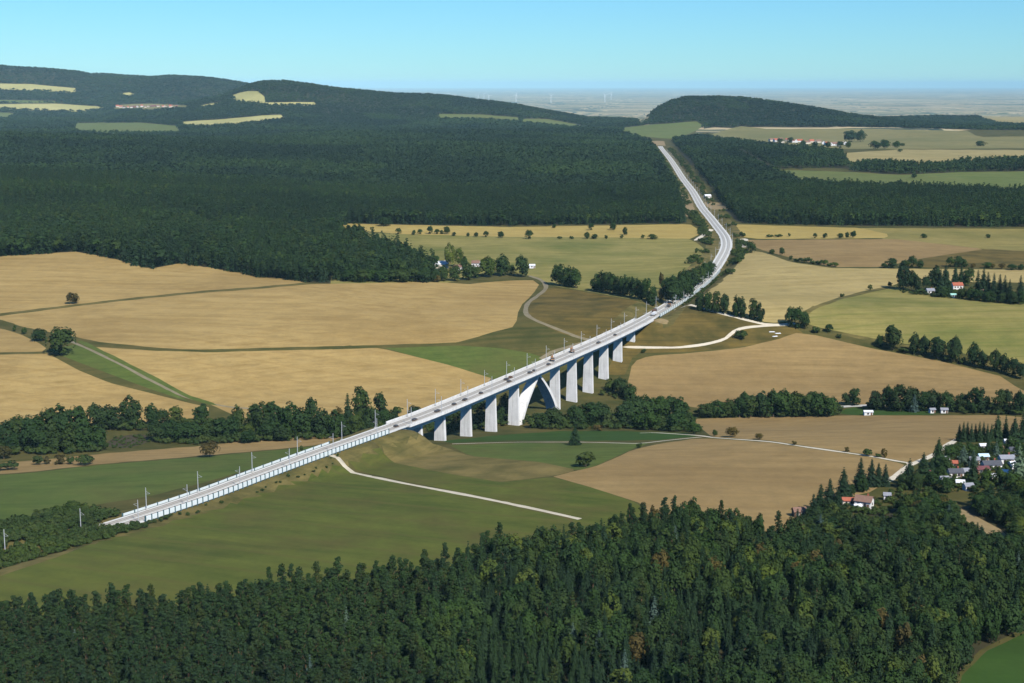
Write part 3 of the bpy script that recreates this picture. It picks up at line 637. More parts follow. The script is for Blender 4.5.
masts()

# work going on along the deck
def excavator(px, label, off=-.6):
    p, t, nn, zr = rail_at(s_of_px(px)); q = p + nn * off
    r = thing('excavator', label, 'excavator', (q[0], q[1], zr + .18), math.atan2(t[1], t[0]) + .5, 'orange machines on the viaduct')
    for y in (-1.05, 1.05):
        MB().box((0, y, .42), (3.2, .55, .84), 0, .85).build('track', 'rubber', r)
    MB().box((-.4, 0, 1.35), (3.0, 2.4, .95), 0, .94).build('body', 'orange_paint', r)
    c = MB().box((.55, .6, 2.35), (1.3, 1.05, 1.15), 0, .88).build('cab', 'orange_paint', r)
    MB().box((1.215, .6, 2.4), (.04, .8, .8)).build('window', 'pane', c)
    MB().box((-1.5, 0, 1.75), (.8, 2.3, .7), 0, .9).build('counterweight', 'dark_steel', r)
    MB().tube((.8, -.3, 1.6), (2.9, -.3, 3.7), .26, .2, 6).build('boom', 'orange_paint', r)
    MB().tube((2.9, -.3, 3.7), (4.2, -.3, 1.9), .18, .15, 6).build('arm', 'orange_paint', r)
    MB().box((4.25, -.3, 1.45), (.8, .95, .8), .2, .8).build('bucket', 'dark_steel', r)
excavator(553.5, 'orange excavator on the viaduct deck, nearer of the two right of the arch')
excavator(573, 'orange excavator on the viaduct deck, farther of the two right of the arch')
stacks = [(392, 2.4), (410, 2.6), (433, 2.6), (450, 2.5), (461, 2.4), (477, 2.5), (505, 2.5), (509, -1.6), (513.5, -1.8), (526, 2.5), (530.5, 2.4), (545, 2.3), (595, 2.4), (612, 2.2)]
for i, (x, off) in enumerate(stacks):
    p, t, nn, zr = rail_at(s_of_px(x)); q = p + nn * off
    r = thing('material_stack', f'low dark material stack on the viaduct deck, {ordinal(i + 1)} from the left', 'stack', (q[0], q[1], zr + .17), math.atan2(t[1], t[0]), 'dark stacks along the viaduct deck')
    ln = 2.6 + (i * 37 % 5) * .5; mt = 'rusty_load' if i == 8 else 'dark_steel'
    MB().box((0, 0, .1), (ln, 1.9, .2)).build('pallet', 'door_wood', r)
    MB().box((-ln * .1, 0, .55), (ln * .75, 1.6, .68), .05).build('load', mt, r)
    MB().box((ln * .28, .1, .5), (ln * .28, 1.3, .58), -.1).build('load', 'dark_steel', r)
def truck(s, off, label, cabm, boxm, rz=0):
    p, t, nn, zr = rail_at(s); q = p + nn * off
    r = thing('truck', label, 'truck', (q[0], q[1], max(zr - .28, tz(*q) + .02)), math.atan2(t[1], t[0]) + rz)
    MB().box((2.6, 0, 1.5), (1.8, 2.2, 2.0), 0, .94).build('cab', cabm, r); MB().box((3.5, 0, 1.9), (.06, 1.8, .7)).build('windscreen', 'pane', r)
    MB().box((-.9, 0, .75), (5.2, 2.2, .25)).build('bed', 'dark_steel', r); MB().box((-1.0, 0, 1.55), (4.8, 2.2, 1.3)).build('load_box', boxm, r)
    for x in (2.5, -.6, -2.6):
        for y in (-1, 1): MB().tube((x, y * 1.12, .45), (x, y * .82, .45), .45, .45, 12).build('wheel', 'rubber', r)
truck(s_of_px(652), 1.5, 'white truck with a pale load box parked at the right end of the viaduct', 'wall_white', 'roof_pale')
truck(s_of_px(657), -2.0, 'dark flatbed truck at the right end of the viaduct beside the white truck', 'dark_steel', 'rusty_load')
truck(s_of_px(666), 2.0, 'orange truck on the trackbed just past the right end of the viaduct', 'orange_paint', 'dark_steel')
sp = ground_at(655, 325)
def mound(name, label, c, rx, ry, h, mat):
    v, f = [], []; n = 14
    for j in range(5):
        k = j / 4
        for i in range(n):
            a = 2 * math.pi * i / n; w_ = (1 - k ** 1.3) * (1 + .13 * math.sin(3 * a + c[0]) + .08 * math.sin(5 * a))
            x, y = c[0] + rx * w_ * math.cos(a), c[1] + ry * w_ * math.sin(a); v.append((x, y, (tz(x, y) - .3 if j == 0 else c[2] + h * k ** .9)))
    for j in range(4):
        for i in range(n): f.append([j * n + i, j * n + (i + 1) % n, (j + 1) * n + (i + 1) % n, (j + 1) * n + i])
    f.append([4 * n + i for i in range(n)]); tag(MB().poly(v, f).build(name, mat), label, 'mound')
mound('soil_heap', 'pale sand heap below the right end of the viaduct beside the trackbed', ground_at(661, 322), 6, 4, 2.2, 'bank_soil')

# ------------------------------------------------------------------ trees
def leaf_mesh(name, c, n, size, mat, aspect=1.0, tri=False):
    """many small leaf-cluster faces: centres c, normals n"""
    k = len(c); r = RNG.normal(size=(k, 3)); n = n / np.linalg.norm(n, axis=1)[:, None]
    u = np.cross(n, r); u /= np.linalg.norm(u, axis=1)[:, None]; w = np.cross(n, u)
    s = (size * RNG.uniform(.65, 1.35, k))[:, None]
    if tri: V = np.stack([c + u * s, c - u * s * .6 + w * s * .9, c - u * s * .6 - w * s * .9], 1); q = 3
    else: V = np.stack([c + u * s, c + w * s * aspect, c - u * s, c - w * s * aspect], 1); q = 4
    me = bpy.data.meshes.new(name); nv = k * q
    me.vertices.add(nv); me.vertices.foreach_set('co', V.reshape(-1).astype(np.float32))
    me.loops.add(nv); me.loops.foreach_set('vertex_index', np.arange(nv, dtype=np.int32))
    me.polygons.add(k); me.polygons.foreach_set('loop_start', np.arange(0, nv, q, dtype=np.int32))
    me.update(calc_edges=True); me.materials.append(MATS[mat]); return me
def unit(n):
    v = RNG.normal(size=(n, 3)); return v / np.linalg.norm(v, axis=1)[:, None]
def broad_crown(h, w, nb, nl, leaf, mat, base=.16, tri=False, tall=False):
    cz, rz, rx = h * (1 + base) / 2, h * (1 - base) / 2, w / 2
    B = unit(nb) * (RNG.uniform(.25, 1, nb) ** .5)[:, None]; B[:, 2] = np.maximum(B[:, 2], -.82)
    br = RNG.uniform(.26, .42, nb); K, Nn = [], []
    for b, r in zip(B, br):
        d = unit(nl); d[:, 2] = np.where(RNG.random(nl) < .72, np.abs(d[:, 2]), d[:, 2])
        q = b * (1 - r * .72) + d * r * (RNG.uniform(.75, 1.05, nl))[:, None]
        taper = 1 - .22 * np.clip(q[:, 2], 0, 1) ** 2 + .25 * np.clip(-q[:, 2] - .35, 0, .6)
        K.append(np.stack([q[:, 0] * rx * taper, q[:, 1] * rx * taper, cz + q[:, 2] * rz], 1))
        Nn.append(d * .75 + b * .45 + unit(nl) * .45 + np.array([0, 0, .2]))
    return leaf_mesh('crown', np.vstack(K), np.vstack(Nn), leaf, mat, 1.0, tri)
def spruce_crown(h, w, lev, nb, mat, base=.07, seg=3, kick=1.0):
    K, Nn, S_ = [], [], []
    for i in range(lev):
        u = (i + RNG.uniform(-.25, .25)) / lev; u = min(max(u, 0), .985); r = w / 2 * (1 - u) ** .72 * RNG.uniform(.82, 1.12) + .10; z = h * (base + (1 - base) * u)
        n = max(4, int(nb * (1 - u * .55))); a0 = RNG.uniform(0, 6.28)
        for k in range(n):
            a = a0 + 6.283 * k / n + RNG.uniform(-.25, .25); rr = r * RNG.uniform(.72, 1.12)
            for j in range(seg):
                t = (j + .6) / seg; K.append((math.cos(a) * rr * t, math.sin(a) * rr * t, z - rr * t * .38 * kick + RNG.uniform(-.1, .1)))
                Nn.append((math.cos(a) * .75 + RNG.normal() * .25, math.sin(a) * .75 + RNG.normal() * .25, .62)); S_.append(max(.22, rr * .36 * (1.2 - .35 * t)))
    return leaf_mesh('crown', np.array(K), np.array(Nn), np.array(S_), mat, .62)
def pine_crown(h, w, nb, nl, leaf, mat):
    K, Nn = [], []
    for b in range(nb):
        u = (b + .5) / nb; z = h * (.36 + .62 * u); rmax = w / 2 * (1 - u) ** .55 * min(1, .55 + u * 1.6)
        a = RNG.uniform(0, 6.28); rr = rmax * RNG.uniform(.15, .85); c = np.array([math.cos(a) * rr, math.sin(a) * rr, z]); R = w * RNG.uniform(.13, .22) * (1.12 - .35 * u)
        d = unit(nl); d[:, 2] = np.abs(d[:, 2]) * RNG.choice([1, 1, 1, -.6], nl)
        K.append(c + d * np.array([R, R, R * .62]) * RNG.uniform(.7, 1.05, nl)[:, None]); Nn.append(d * .8 + unit(nl) * .6 + np.array([0, 0, .3]))
    return leaf_mesh('crown', np.vstack(K), np.vstack(Nn), leaf, mat, .55)
def trunk_mesh(h, r, mat, limbs=0, w=4, hb=.35):
    m = MB(); hs = [0, .3, .65, 1.0]; ox = 0
    for a, b in zip(hs[:-1], hs[1:]): m.tube((0, 0, h * a - (.5 if a == 0 else 0)), (0, 0, h * b), r * (1 - a * .8), r * (1 - b * .85), 6)
    for i in range(limbs):
        a = 6.28 * i / limbs + .4; z = h * (hb + .4 * i / max(1, limbs)); m.tube((0, 0, z), (math.cos(a) * w * .3, math.sin(a) * w * .3, z + h * .16), r * .4, r * .12, 5)
    return m.mesh('trunk', mat)
KIND = {}
def variants(kind, n, fn, trunk): KIND[kind] = [(fn(i), trunk(i)) for i in range(n)]
# unit trees: 16 m tall, own width; instances are scaled
variants('broad', 5, lambda i: broad_crown(16, [12, 14, 11, 13, 15][i], 38, 40, .56, 'leaf_broad', -.08), lambda i: trunk_mesh(10, .32, 'bark', 5, 8))
variants('light', 2, lambda i: broad_crown(16, 11, 30, 40, .5, 'leaf_light', .05), lambda i: trunk_mesh(10, .28, 'bark', 5, 8))
variants('rust', 2, lambda i: broad_crown(16, 13, 30, 38, .52, 'leaf_rust', .0), lambda i: trunk_mesh(10, .28, 'bark', 5, 8))
variants('poplar', 3, lambda i: broad_crown(16, 8, 32, 40, .48, 'leaf_broad', -.16), lambda i: trunk_mesh(12, .28, 'bark', 4, 5))
variants('pine', 5, lambda i: pine_crown(16, [5.8, 6.6, 5.4, 7.0, 6.2][i], 30, 40, .34, 'leaf_pine'), lambda i: trunk_mesh(15, .24, 'bark_pine', 5, 4, .5))
variants('spruce', 4, lambda i: spruce_crown(16, [6.2, 5.4, 7.0, 5.8][i], 26, 14, 'leaf_spruce', .03), lambda i: trunk_mesh(14, .24, 'bark'))
variants('bluespruce', 2, lambda i: spruce_crown(16, 6.5, 20, 12, 'leaf_bluespruce'), lambda i: trunk_mesh(14, .24, 'bark'))
variants('shrub', 4, lambda i: broad_crown(4, [5.2, 4.4, 6, 5][i], 16, 30, .30, 'leaf_shrub', .0), lambda i: trunk_mesh(2.2, .10, 'bark', 5, 3, .1))
variants('rustshrub', 2, lambda i: broad_crown(4, 5, 14, 30, .30, 'leaf_rust', .0), lambda i: trunk_mesh(2.2, .10, 'bark', 5, 3, .1))
UH = {'shrub': 4, 'rustshrub': 4}
WID = {'broad': 13, 'light': 11, 'rust': 13, 'poplar': 8, 'pine': 5.8, 'spruce': 6.2, 'bluespruce': 6.5, 'shrub': 5.2, 'rustshrub': 5}
def tree(kind, loc, h, w, label, group=None, name=None, cat=None):
    vs_ = KIND[kind]; cr_, tr_ = vs_[random.randrange(len(vs_))]; uh = UH.get(kind, 16)
    small = kind in ('shrub', 'rustshrub')
    nm = name or {'broad': 'broadleaf_tree', 'light': 'broadleaf_tree', 'rust': 'broadleaf_tree', 'poplar': 'poplar_tree', 'pine': 'pine_tree', 'spruce': 'spruce_tree', 'bluespruce': 'blue_spruce_tree'}.get(kind, 'shrub')
    r = thing(nm, label, cat or ('shrub' if small else 'tree'), loc, random.uniform(0, 6.28), group); k = w / WID[kind]; r.scale = (k, k, h / uh)
    put('crown', cr_, r); put('stem' if small else 'trunk', tr_, r); return r
def m_per_px(p): return (p[1] * CP - (p[2] - CAM_H) * SP) / FPX
def px_tree(kind, x, y, hp, wp, label, group=None, **kw):
    g = ground_at(x, y); s = m_per_px(g)
    return tree(kind, (g[0], g[1], g[2] - .15), max(1.2, hp * s * 1.03), max(1.2, wp * s), label, group, **kw)
KW = {'broad': 'round dark tree', 'light': 'light green tree', 'rust': 'brownish tree', 'poplar': 'upright dark tree', 'pine': 'dark pine', 'spruce': 'dark spruce', 'bluespruce': 'blue-grey spruce', 'shrub': 'green bush', 'rustshrub': 'brown bush'}
WF = {'broad': 1.16, 'light': 1.15, 'rust': 1.1, 'poplar': 1.4, 'pine': 1.1, 'spruce': 1.25, 'bluespruce': 1.2, 'shrub': 1.05, 'rustshrub': 1.05}
def row(lst, where, group):
    """a row or stand of trees: each labelled by its kind and its place among them"""
    for i, a in enumerate(sorted(lst, key=lambda q: q[1])):
        nm = None
        if a[0] in ('broad', 'light', 'rust'):
            nm = next((n for k, n in (('creek', 'creekside_tree'), ('lane', 'lane_tree'), ('hamlet', 'garden_tree'), ('farm', 'farm_tree'), ('pier', 'creekside_tree'), ('cottage', 'garden_tree')) if k in where), 'hedgerow_tree')
        px_tree(a[0], a[1], a[2], a[3] * 1.06, a[4] * WF[a[0]], f'{KW[a[0]]}, {ordinal(i + 1)} from left {where}', group, name=nm)

# single trees
px_tree('broad', 62, 355, 29, 31, 'large round dark tree alone where the farm lane meets the stubble fields')
px_tree('rust', 72.5, 304, 12.5, 16, 'small bushy tree alone by the lane in the upper left stubble field')
row([('broad', 39, 341, 13, 16), ('shrub', 24, 334, 8, 7), ('shrub', 15, 331, 6, 6)], 'in the hedge by the large tree', 'hedge bushes by the large tree')
px_tree('spruce', 575, 445, 21, 14, 'dark cone-shaped conifer standing alone in the green meadow right of the viaduct')
px_tree('shrub', 586, 467, 17, 25, 'wide round dark bush in the dry meadow right of the viaduct')
px_tree('shrub', 639, 448, 7, 7, 'small bush at the edge of the meadow path right of the round bush')
px_tree('rust', 210, 457, 18, 22, 'bushy brown-green tree on the tan strip left of the railway')
px_tree('shrub', 398, 413, 7, 12, 'low bush between the creek wood and the viaduct masts')
px_tree('shrub', 741, 339, 10, 12, 'dark bush beside the curved white gravel road')
px_tree('shrub', 644, 353, 5, 7, 'tiny bush at the foot of the right end of the viaduct')
px_tree('shrub', 302, 466, 7, 5, 'small dark bush beside the gravel track where it meets the railway')
row([('shrub', 38, 465, 10, 13), ('rustshrub', 47, 464, 8, 9), ('rustshrub', 60, 464, 10, 14), ('shrub', 71, 464, 8, 9), ('shrub', 85, 465, 11, 17), ('rust', 4, 459, 14, 17), ('shrub', 8, 470, 9, 20)], 'in the bush row below the tan strip', 'bush row at the left')
# lane trees across the far pasture
row([('broad', 384, 226, 9, 12), ('broad', 398.5, 234, 6, 6), ('broad', 413.5, 235, 5, 4), ('broad', 420, 234, 5, 5), ('broad', 430, 234, 8, 6), ('broad', 437, 234, 5, 5), ('broad', 442, 234, 4, 4), ('broad', 447, 234, 8, 7), ('broad', 454, 236, 4, 4),
     ('broad', 468, 236.5, 4, 4), ('broad', 476, 237, 5, 5), ('broad', 486, 237, 6, 5), ('broad', 501, 238, 7, 7), ('broad', 529, 239, 9, 8), ('broad', 554, 228, 4, 4), ('shrub', 560, 239, 3, 6), ('shrub', 572, 239, 3.5, 6), ('broad', 587, 239, 7, 6), ('broad', 591, 230, 7, 6),
     ('broad', 594, 239, 5, 7), ('shrub', 606, 239, 4, 5), ('broad', 613, 230, 8, 8), ('shrub', 622, 238.5, 4, 5), ('poplar', 625, 235, 8, 4), ('shrub', 643, 238.5, 4, 5), ('broad', 653, 239, 5, 9)], 'along the lane across the far pasture', 'trees along the far pasture lane')
row([('shrub', 789, 236.5, 3.5, 4), ('broad', 815, 238, 5, 4), ('broad', 825, 238, 5, 5), ('broad', 840, 238, 5, 6), ('broad', 847, 238, 6, 5), ('broad', 853, 237.5, 7, 7), ('broad', 924, 238, 4.5, 6), ('broad', 988, 238, 4, 5), ('shrub', 770, 237, 3, 9), ('shrub', 778, 237, 3, 9)], 'along the straight lane before the right forest', 'trees along the right far lane')
row([('poplar', 556, 285, 21, 9), ('poplar', 561, 286, 22, 9), ('poplar', 566, 286.5, 21, 9), ('poplar', 571, 287, 22, 9), ('poplar', 576, 288, 20, 9)], 'in the short dense row by the farm track bend', 'short dense tree row')
row([('poplar', 596 + i * 5.6, 291 + i * .98, 19 + (i * 7 % 4), 9.5) for i in range(11)], 'in the long dense row above the brown meadow', 'long dense tree row')
row([('poplar', 667, 297, 26, 10), ('poplar', 673, 298, 30, 12), ('broad', 680, 295, 28, 14), ('broad', 684, 290, 26, 14), ('broad', 692, 286, 24, 14), ('poplar', 688, 293, 22, 10), ('broad', 699, 280, 19, 14), ('broad', 705, 274, 16, 13), ('broad', 711, 268, 12, 12), ('rust', 661, 289, 17, 6), ('rust', 661, 297, 14, 6)], 'in the grove left of the railway bend', 'grove left of the railway bend')
row([('poplar', 700, 310.5, 20, 8), ('poplar', 708, 312, 20, 8), ('poplar', 716, 313, 22, 8), ('poplar', 724, 314, 21, 8), ('poplar', 736, 316.5, 22, 8), ('poplar', 742, 317.5, 22, 8), ('poplar', 753, 320, 22, 8), ('poplar', 760, 321, 20, 7.5)], 'in the row above the white gravel road', 'tree row above the white gravel road')
row([('broad', 791, 327, 20, 12), ('broad', 798, 328.5, 21, 13), ('broad', 805, 329, 18, 10), ('shrub', 816, 333, 8, 9), ('broad', 829, 332, 8, 7), ('shrub', 839, 338, 5, 6)], 'in the clump where the gravel road ends', 'clump at the end of the gravel road')
row([('broad', 880, 347, 12, 9), ('broad', 893, 350, 26, 19), ('broad', 914, 354, 21, 13), ('broad', 924, 356, 20, 12), ('broad', 938, 359, 23, 18), ('broad', 954, 362, 25, 16), ('broad', 973, 366, 23, 15), ('broad', 982, 369, 18, 12), ('broad', 995, 371, 21, 13), ('broad', 1004, 373, 19, 12), ('broad', 1013, 376, 18, 12), ('shrub', 904, 353, 6, 10), ('shrub', 947, 361, 7, 10), ('shrub', 963, 364, 7, 10), ('broad', 1021, 379, 17, 10)], 'in the lane row between the right fields', 'lane row between the right fields')
row([('broad', 751, 253, 11, 9), ('broad', 772, 254, 5, 7), ('broad', 782, 255, 8, 6), ('shrub', 791, 259.5, 4, 6)] + [('shrub', 797 + i * 5.4, 261.5 + i * .75, 4 + (i % 3), 8) for i in range(8)], 'along the hedge below the right far field', 'hedge below the right far field')
row([('broad', 884, 268, 5, 6), ('broad', 891, 268, 10, 11), ('broad', 905, 268, 8, 9), ('broad', 912, 268, 12, 9), ('broad', 920, 268, 8, 9), ('broad', 950, 267, 10, 8), ('broad', 957, 267, 11, 10), ('broad', 964, 267, 8, 8), ('rust', 973, 268, 5, 6), ('broad', 987, 268, 6, 9), ('rust', 993, 268.5, 5, 5), ('rust', 1002, 269, 6.5, 7), ('broad', 1012, 270, 6, 9), ('broad', 1021, 270, 6, 8)], 'in the tree line behind the right grove', 'tree line behind the right grove')
row([('shrub', 870, 290, 5.5, 6), ('shrub', 842, 297, 4.5, 5), ('shrub', 890, 287, 5.5, 5)], 'along the curved lane left of the right grove', 'bushes along the curved lane')
# grove with cottages, right
row([('broad', 903, 290, 27, 16), ('broad', 911, 290, 20, 10), ('broad', 917, 292, 18, 9), ('broad', 926, 292, 16, 9), ('broad', 934, 291, 26, 14), ('spruce', 940, 292, 22, 10), ('spruce', 945, 291, 26, 11), ('spruce', 949, 296, 15, 8), ('spruce', 955, 283, 20, 8), ('spruce', 961, 283, 17, 9), ('broad', 968, 286, 18, 12), ('spruce', 977, 297, 26, 11), ('spruce', 983, 292, 24, 10),
     ('spruce', 987, 299, 26, 12), ('spruce', 993, 300, 26, 11), ('spruce', 999, 300, 25, 11), ('spruce', 1004, 301, 25, 10), ('spruce', 1009, 302, 22, 10), ('broad', 942, 297, 11, 12), ('broad', 962, 299, 12, 10), ('broad', 971, 300, 13, 11), ('broad', 978, 301, 12, 10), ('broad', 990, 302, 11, 12), ('broad', 1002, 303, 11, 12), ('broad', 1013, 304, 13, 12), ('spruce', 1020, 296, 20, 9), ('broad', 1022, 304, 14, 12), ('shrub', 920, 294, 6, 10), ('shrub', 936, 297, 7, 9)], 'in the grove around the cottages', 'grove around the far right cottages')
# farm at the forest corner
row([('light', 450, 269, 25, 11), ('light', 459, 267, 19, 9), ('broad', 443, 281, 15, 14), ('broad', 455, 281, 16, 15), ('broad', 468, 280, 17, 15), ('broad', 488, 277, 20, 17), ('broad', 502, 276, 21, 17), ('broad', 522, 277, 21, 14), ('broad', 476, 278, 12, 11), ('broad', 511, 275, 10, 9), ('rustshrub', 437, 282, 9, 10), ('broad', 464, 270, 14, 8)], 'around the farm by the pine forest', 'trees around the farm by the pine forest')
row([('broad', 350 + i * 10.5, 281.5 + (i % 2) * .8, 12 + (i * 5 % 4), 15) for i in range(9)], 'in the leafy fringe of the pine forest', 'leafy fringe of the pine forest')
# creek wood, left of the viaduct
row([('broad', -6, 448, 22, 22), ('broad', 8, 447, 26, 22), ('broad', 20, 446, 30, 24), ('broad', 34, 450, 34, 26), ('broad', 48, 449, 40, 26), ('broad', 62, 448, 42, 28), ('broad', 76, 447, 40, 26), ('broad', 40, 452, 26, 20), ('broad', 56, 452, 24, 20), ('broad', 70, 452, 26, 22), ('broad', 84, 451, 28, 22), ('broad', 98, 450, 24, 22), ('broad', 14, 451, 18, 18),
     ('broad', 97, 430, 26, 22), ('broad', 110, 430, 26, 22), ('broad', 131, 429, 32, 26), ('broad', 152, 428, 24, 18), ('broad', 163, 427, 18, 12), ('light', 176, 427, 21, 16), ('broad', 201, 423, 20, 18)], 'in the creek wood at the far left', 'creek wood at the far left')
row([('broad', 158, 441, 18, 20), ('broad', 170, 441, 22, 20), ('broad', 182, 442, 20, 20), ('broad', 194, 442, 20, 20), ('broad', 206, 441, 20, 18), ('broad', 218, 440, 22, 20), ('broad', 230, 440, 24, 20), ('broad', 238, 436, 30, 17), ('light', 249, 438, 14, 12), ('broad', 253, 430, 26, 16), ('broad', 262, 437, 34, 24), ('broad', 275, 436, 36, 26), ('broad', 290, 437, 34, 26), ('broad', 303, 437, 30, 24), ('broad', 314, 434, 36, 16), ('broad', 322, 437, 28, 22), ('rust', 337, 430, 24, 14), ('broad', 336, 437, 26, 22),
     ('spruce', 348, 428, 34, 15), ('poplar', 361, 424, 38, 15), ('broad', 355, 436, 24, 20), ('broad', 371, 432, 26, 18), ('poplar', 380, 422, 30, 11), ('broad', 384, 427, 18, 16), ('broad', 392, 424, 14, 14), ('broad', 268, 440, 18, 18), ('broad', 248, 443, 14, 16), ('broad', 282, 441, 16, 18), ('broad', 346, 437, 14, 16), ('broad', 364, 434, 14, 16)], 'in the creek wood left of the viaduct', 'creek wood left of the viaduct')
row([('broad', 414, 419, 14, 14), ('broad', 426, 424, 16, 16), ('broad', 448, 420, 20, 16), ('broad', 455, 426, 18, 14), ('broad', 478, 418, 20, 16), ('broad', 481, 426, 16, 12), ('broad', 505, 414, 20, 14), ('broad', 500, 424, 20, 12)], 'seen between the left piers of the viaduct', 'trees behind the viaduct piers')
row([('shrub', 532, 428, 12, 16), ('broad', 541, 428, 16, 18), ('broad', 553, 427, 19, 20), ('shrub', 564, 427, 14, 16), ('broad', 577, 427, 21, 20), ('broad', 588, 426, 23, 22), ('broad', 601, 425, 22, 22), ('shrub', 610, 426, 14, 16), ('broad', 624, 426, 24, 20), ('broad', 634, 422, 26, 22), ('broad', 646, 420, 24, 22), ('broad', 657, 420, 24, 20), ('broad', 668, 420, 24, 20), ('broad', 680, 422, 24, 22), ('broad', 638, 429, 18, 18), ('broad', 650, 430, 18, 18), ('broad', 676, 431, 20, 20), ('broad', 694, 434, 13, 16), ('broad', 688, 430, 16, 16),
     ('shrub', 612, 392, 14, 16), ('broad', 621, 396, 18, 16), ('broad', 630, 400, 16, 16), ('rustshrub', 598, 431, 7, 12)], 'in the creek wood right of the arch', 'creek wood right of the viaduct arch')
row([('broad', 706 + i * 11.2, 417.5 - .1 * i, [15, 17, 18, 20, 22, 25, 27, 27, 26, 25, 24, 20][i], 18) for i in range(12)] + [('broad', 745 + i * 17, 410, 18, 16) for i in range(5)] + [('poplar', 854.5, 405, 17, 10), ('broad', 846, 405, 12, 10), ('broad', 715, 436, 7, 6), ('rust', 732, 437, 11, 15), ('rust', 759, 439.5, 7, 9)], 'in the creek wood below the dome field', 'creek wood below the dome field')
row([('broad', 876, 410, 20, 16), ('broad', 888, 410, 24, 16), ('broad', 900, 411, 26, 18), ('broad', 912, 411, 25, 18), ('bluespruce', 914, 412, 18, 10), ('broad', 922, 411, 20, 14), ('broad', 933, 411, 21, 16), ('broad', 947, 412, 20, 16), ('broad', 961, 412, 19, 14), ('poplar', 974, 413, 26, 12), ('poplar', 982, 413, 27, 12), ('broad', 998, 414, 25, 14), ('broad', 1008, 414, 24, 14), ('broad', 1019, 415, 24, 14)], 'in the wood behind the white sheds', 'wood behind the white sheds')
row([('rustshrub', 794, 445, 5, 6), ('rustshrub', 847, 452, 6, 6), ('shrub', 868, 456, 8, 10), ('shrub', 878, 457, 4, 7), ('rustshrub', 884, 457.5, 10, 7)], 'along the white track between the right tan fields', 'bushes along the white track')
# spruces round the gardens
row([('spruce', 843, 500, 32, 15), ('spruce', 820, 514, 30, 17), ('spruce', 829, 514, 35, 17), ('spruce', 813, 520, 26, 14), ('spruce', 837, 516, 26, 15), ('spruce', 860, 489, 31, 16), ('spruce', 871, 486, 27, 12), ('spruce', 878, 486, 23, 11), ('spruce', 885, 486, 22, 11), ('broad', 862, 492, 16, 14), ('broad', 850, 497, 14, 12)], 'in the group around the white house', 'spruces around the white house')
row([('spruce', 909, 486, 27, 14), ('spruce', 923, 478, 25, 14), ('spruce', 938, 466, 28, 13), ('spruce', 931, 475, 16, 12), ('broad', 902, 488, 16, 14), ('broad', 915, 490, 18, 16), ('broad', 945, 470, 16, 14)], 'along the white track left of the hamlet', 'spruces left of the hamlet')
row([('spruce', 959 + i * 4.0, 441 + (i % 2) * .8, 17 + (i * 3 % 4), 8) for i in range(9)] + [('spruce', 997, 441, 27, 11), ('spruce', 1005, 441, 25, 10), ('spruce', 1014, 443, 26, 11), ('spruce', 1022, 442, 30, 12)], 'in the dense spruce hedge behind the hamlet', 'spruce hedge behind the hamlet')
row([('bluespruce', 1018, 480, 36, 17), ('bluespruce', 973, 468, 18, 11), ('bluespruce', 963, 463, 18, 12), ('spruce', 972, 486, 34, 13), ('broad', 950, 458, 14, 14), ('broad', 960, 456, 13, 14), ('broad', 972, 456, 12, 12), ('broad', 997, 456, 16, 13), ('bluespruce', 996, 459, 18, 9), ('spruce', 988, 452, 14, 8), ('broad', 1012, 452, 16, 14), ('broad', 1020, 460, 18, 14), ('broad', 986, 484, 16, 14), ('broad', 1000, 486, 18, 16), ('broad', 1012, 490, 18, 16), ('broad', 940, 480, 16, 14),
     ('broad', 932, 488, 18, 16), ('broad', 945, 492, 16, 16), ('light', 975, 481, 8, 10), ('broad', 1020, 495, 18, 16), ('shrub', 968, 455, 8, 10), ('shrub', 979, 461, 7, 9), ('shrub', 948, 470, 8, 9), ('shrub', 970, 478, 8, 9), ('bluespruce', 948, 528, 24, 13), ('bluespruce', 820, 540, 26, 12), ('bluespruce', 805, 535, 18, 10)], 'among the hamlet gardens at the right edge', 'garden trees of the hamlet')

# trees beyond, and scattered ones on the far right pasture
row([('broad', 850, 142, 12, 14), ('broad', 860, 141.5, 11, 12), ('broad', 875, 149, 8, 12), ('broad', 885, 148.5, 9, 12), ('broad', 896, 148, 7, 9), ('broad', 981, 146, 5, 10), ('broad', 914, 178, 5, 6), ('broad', 778, 174, 4, 5), ('broad', 900, 152, 3, 5), ('broad', 902, 146, 3, 6)] + [('broad', 903 + i * 4.6, 165, 3.5, 4) for i in range(9)], 'on the far right pastures', 'trees on the far right pastures')

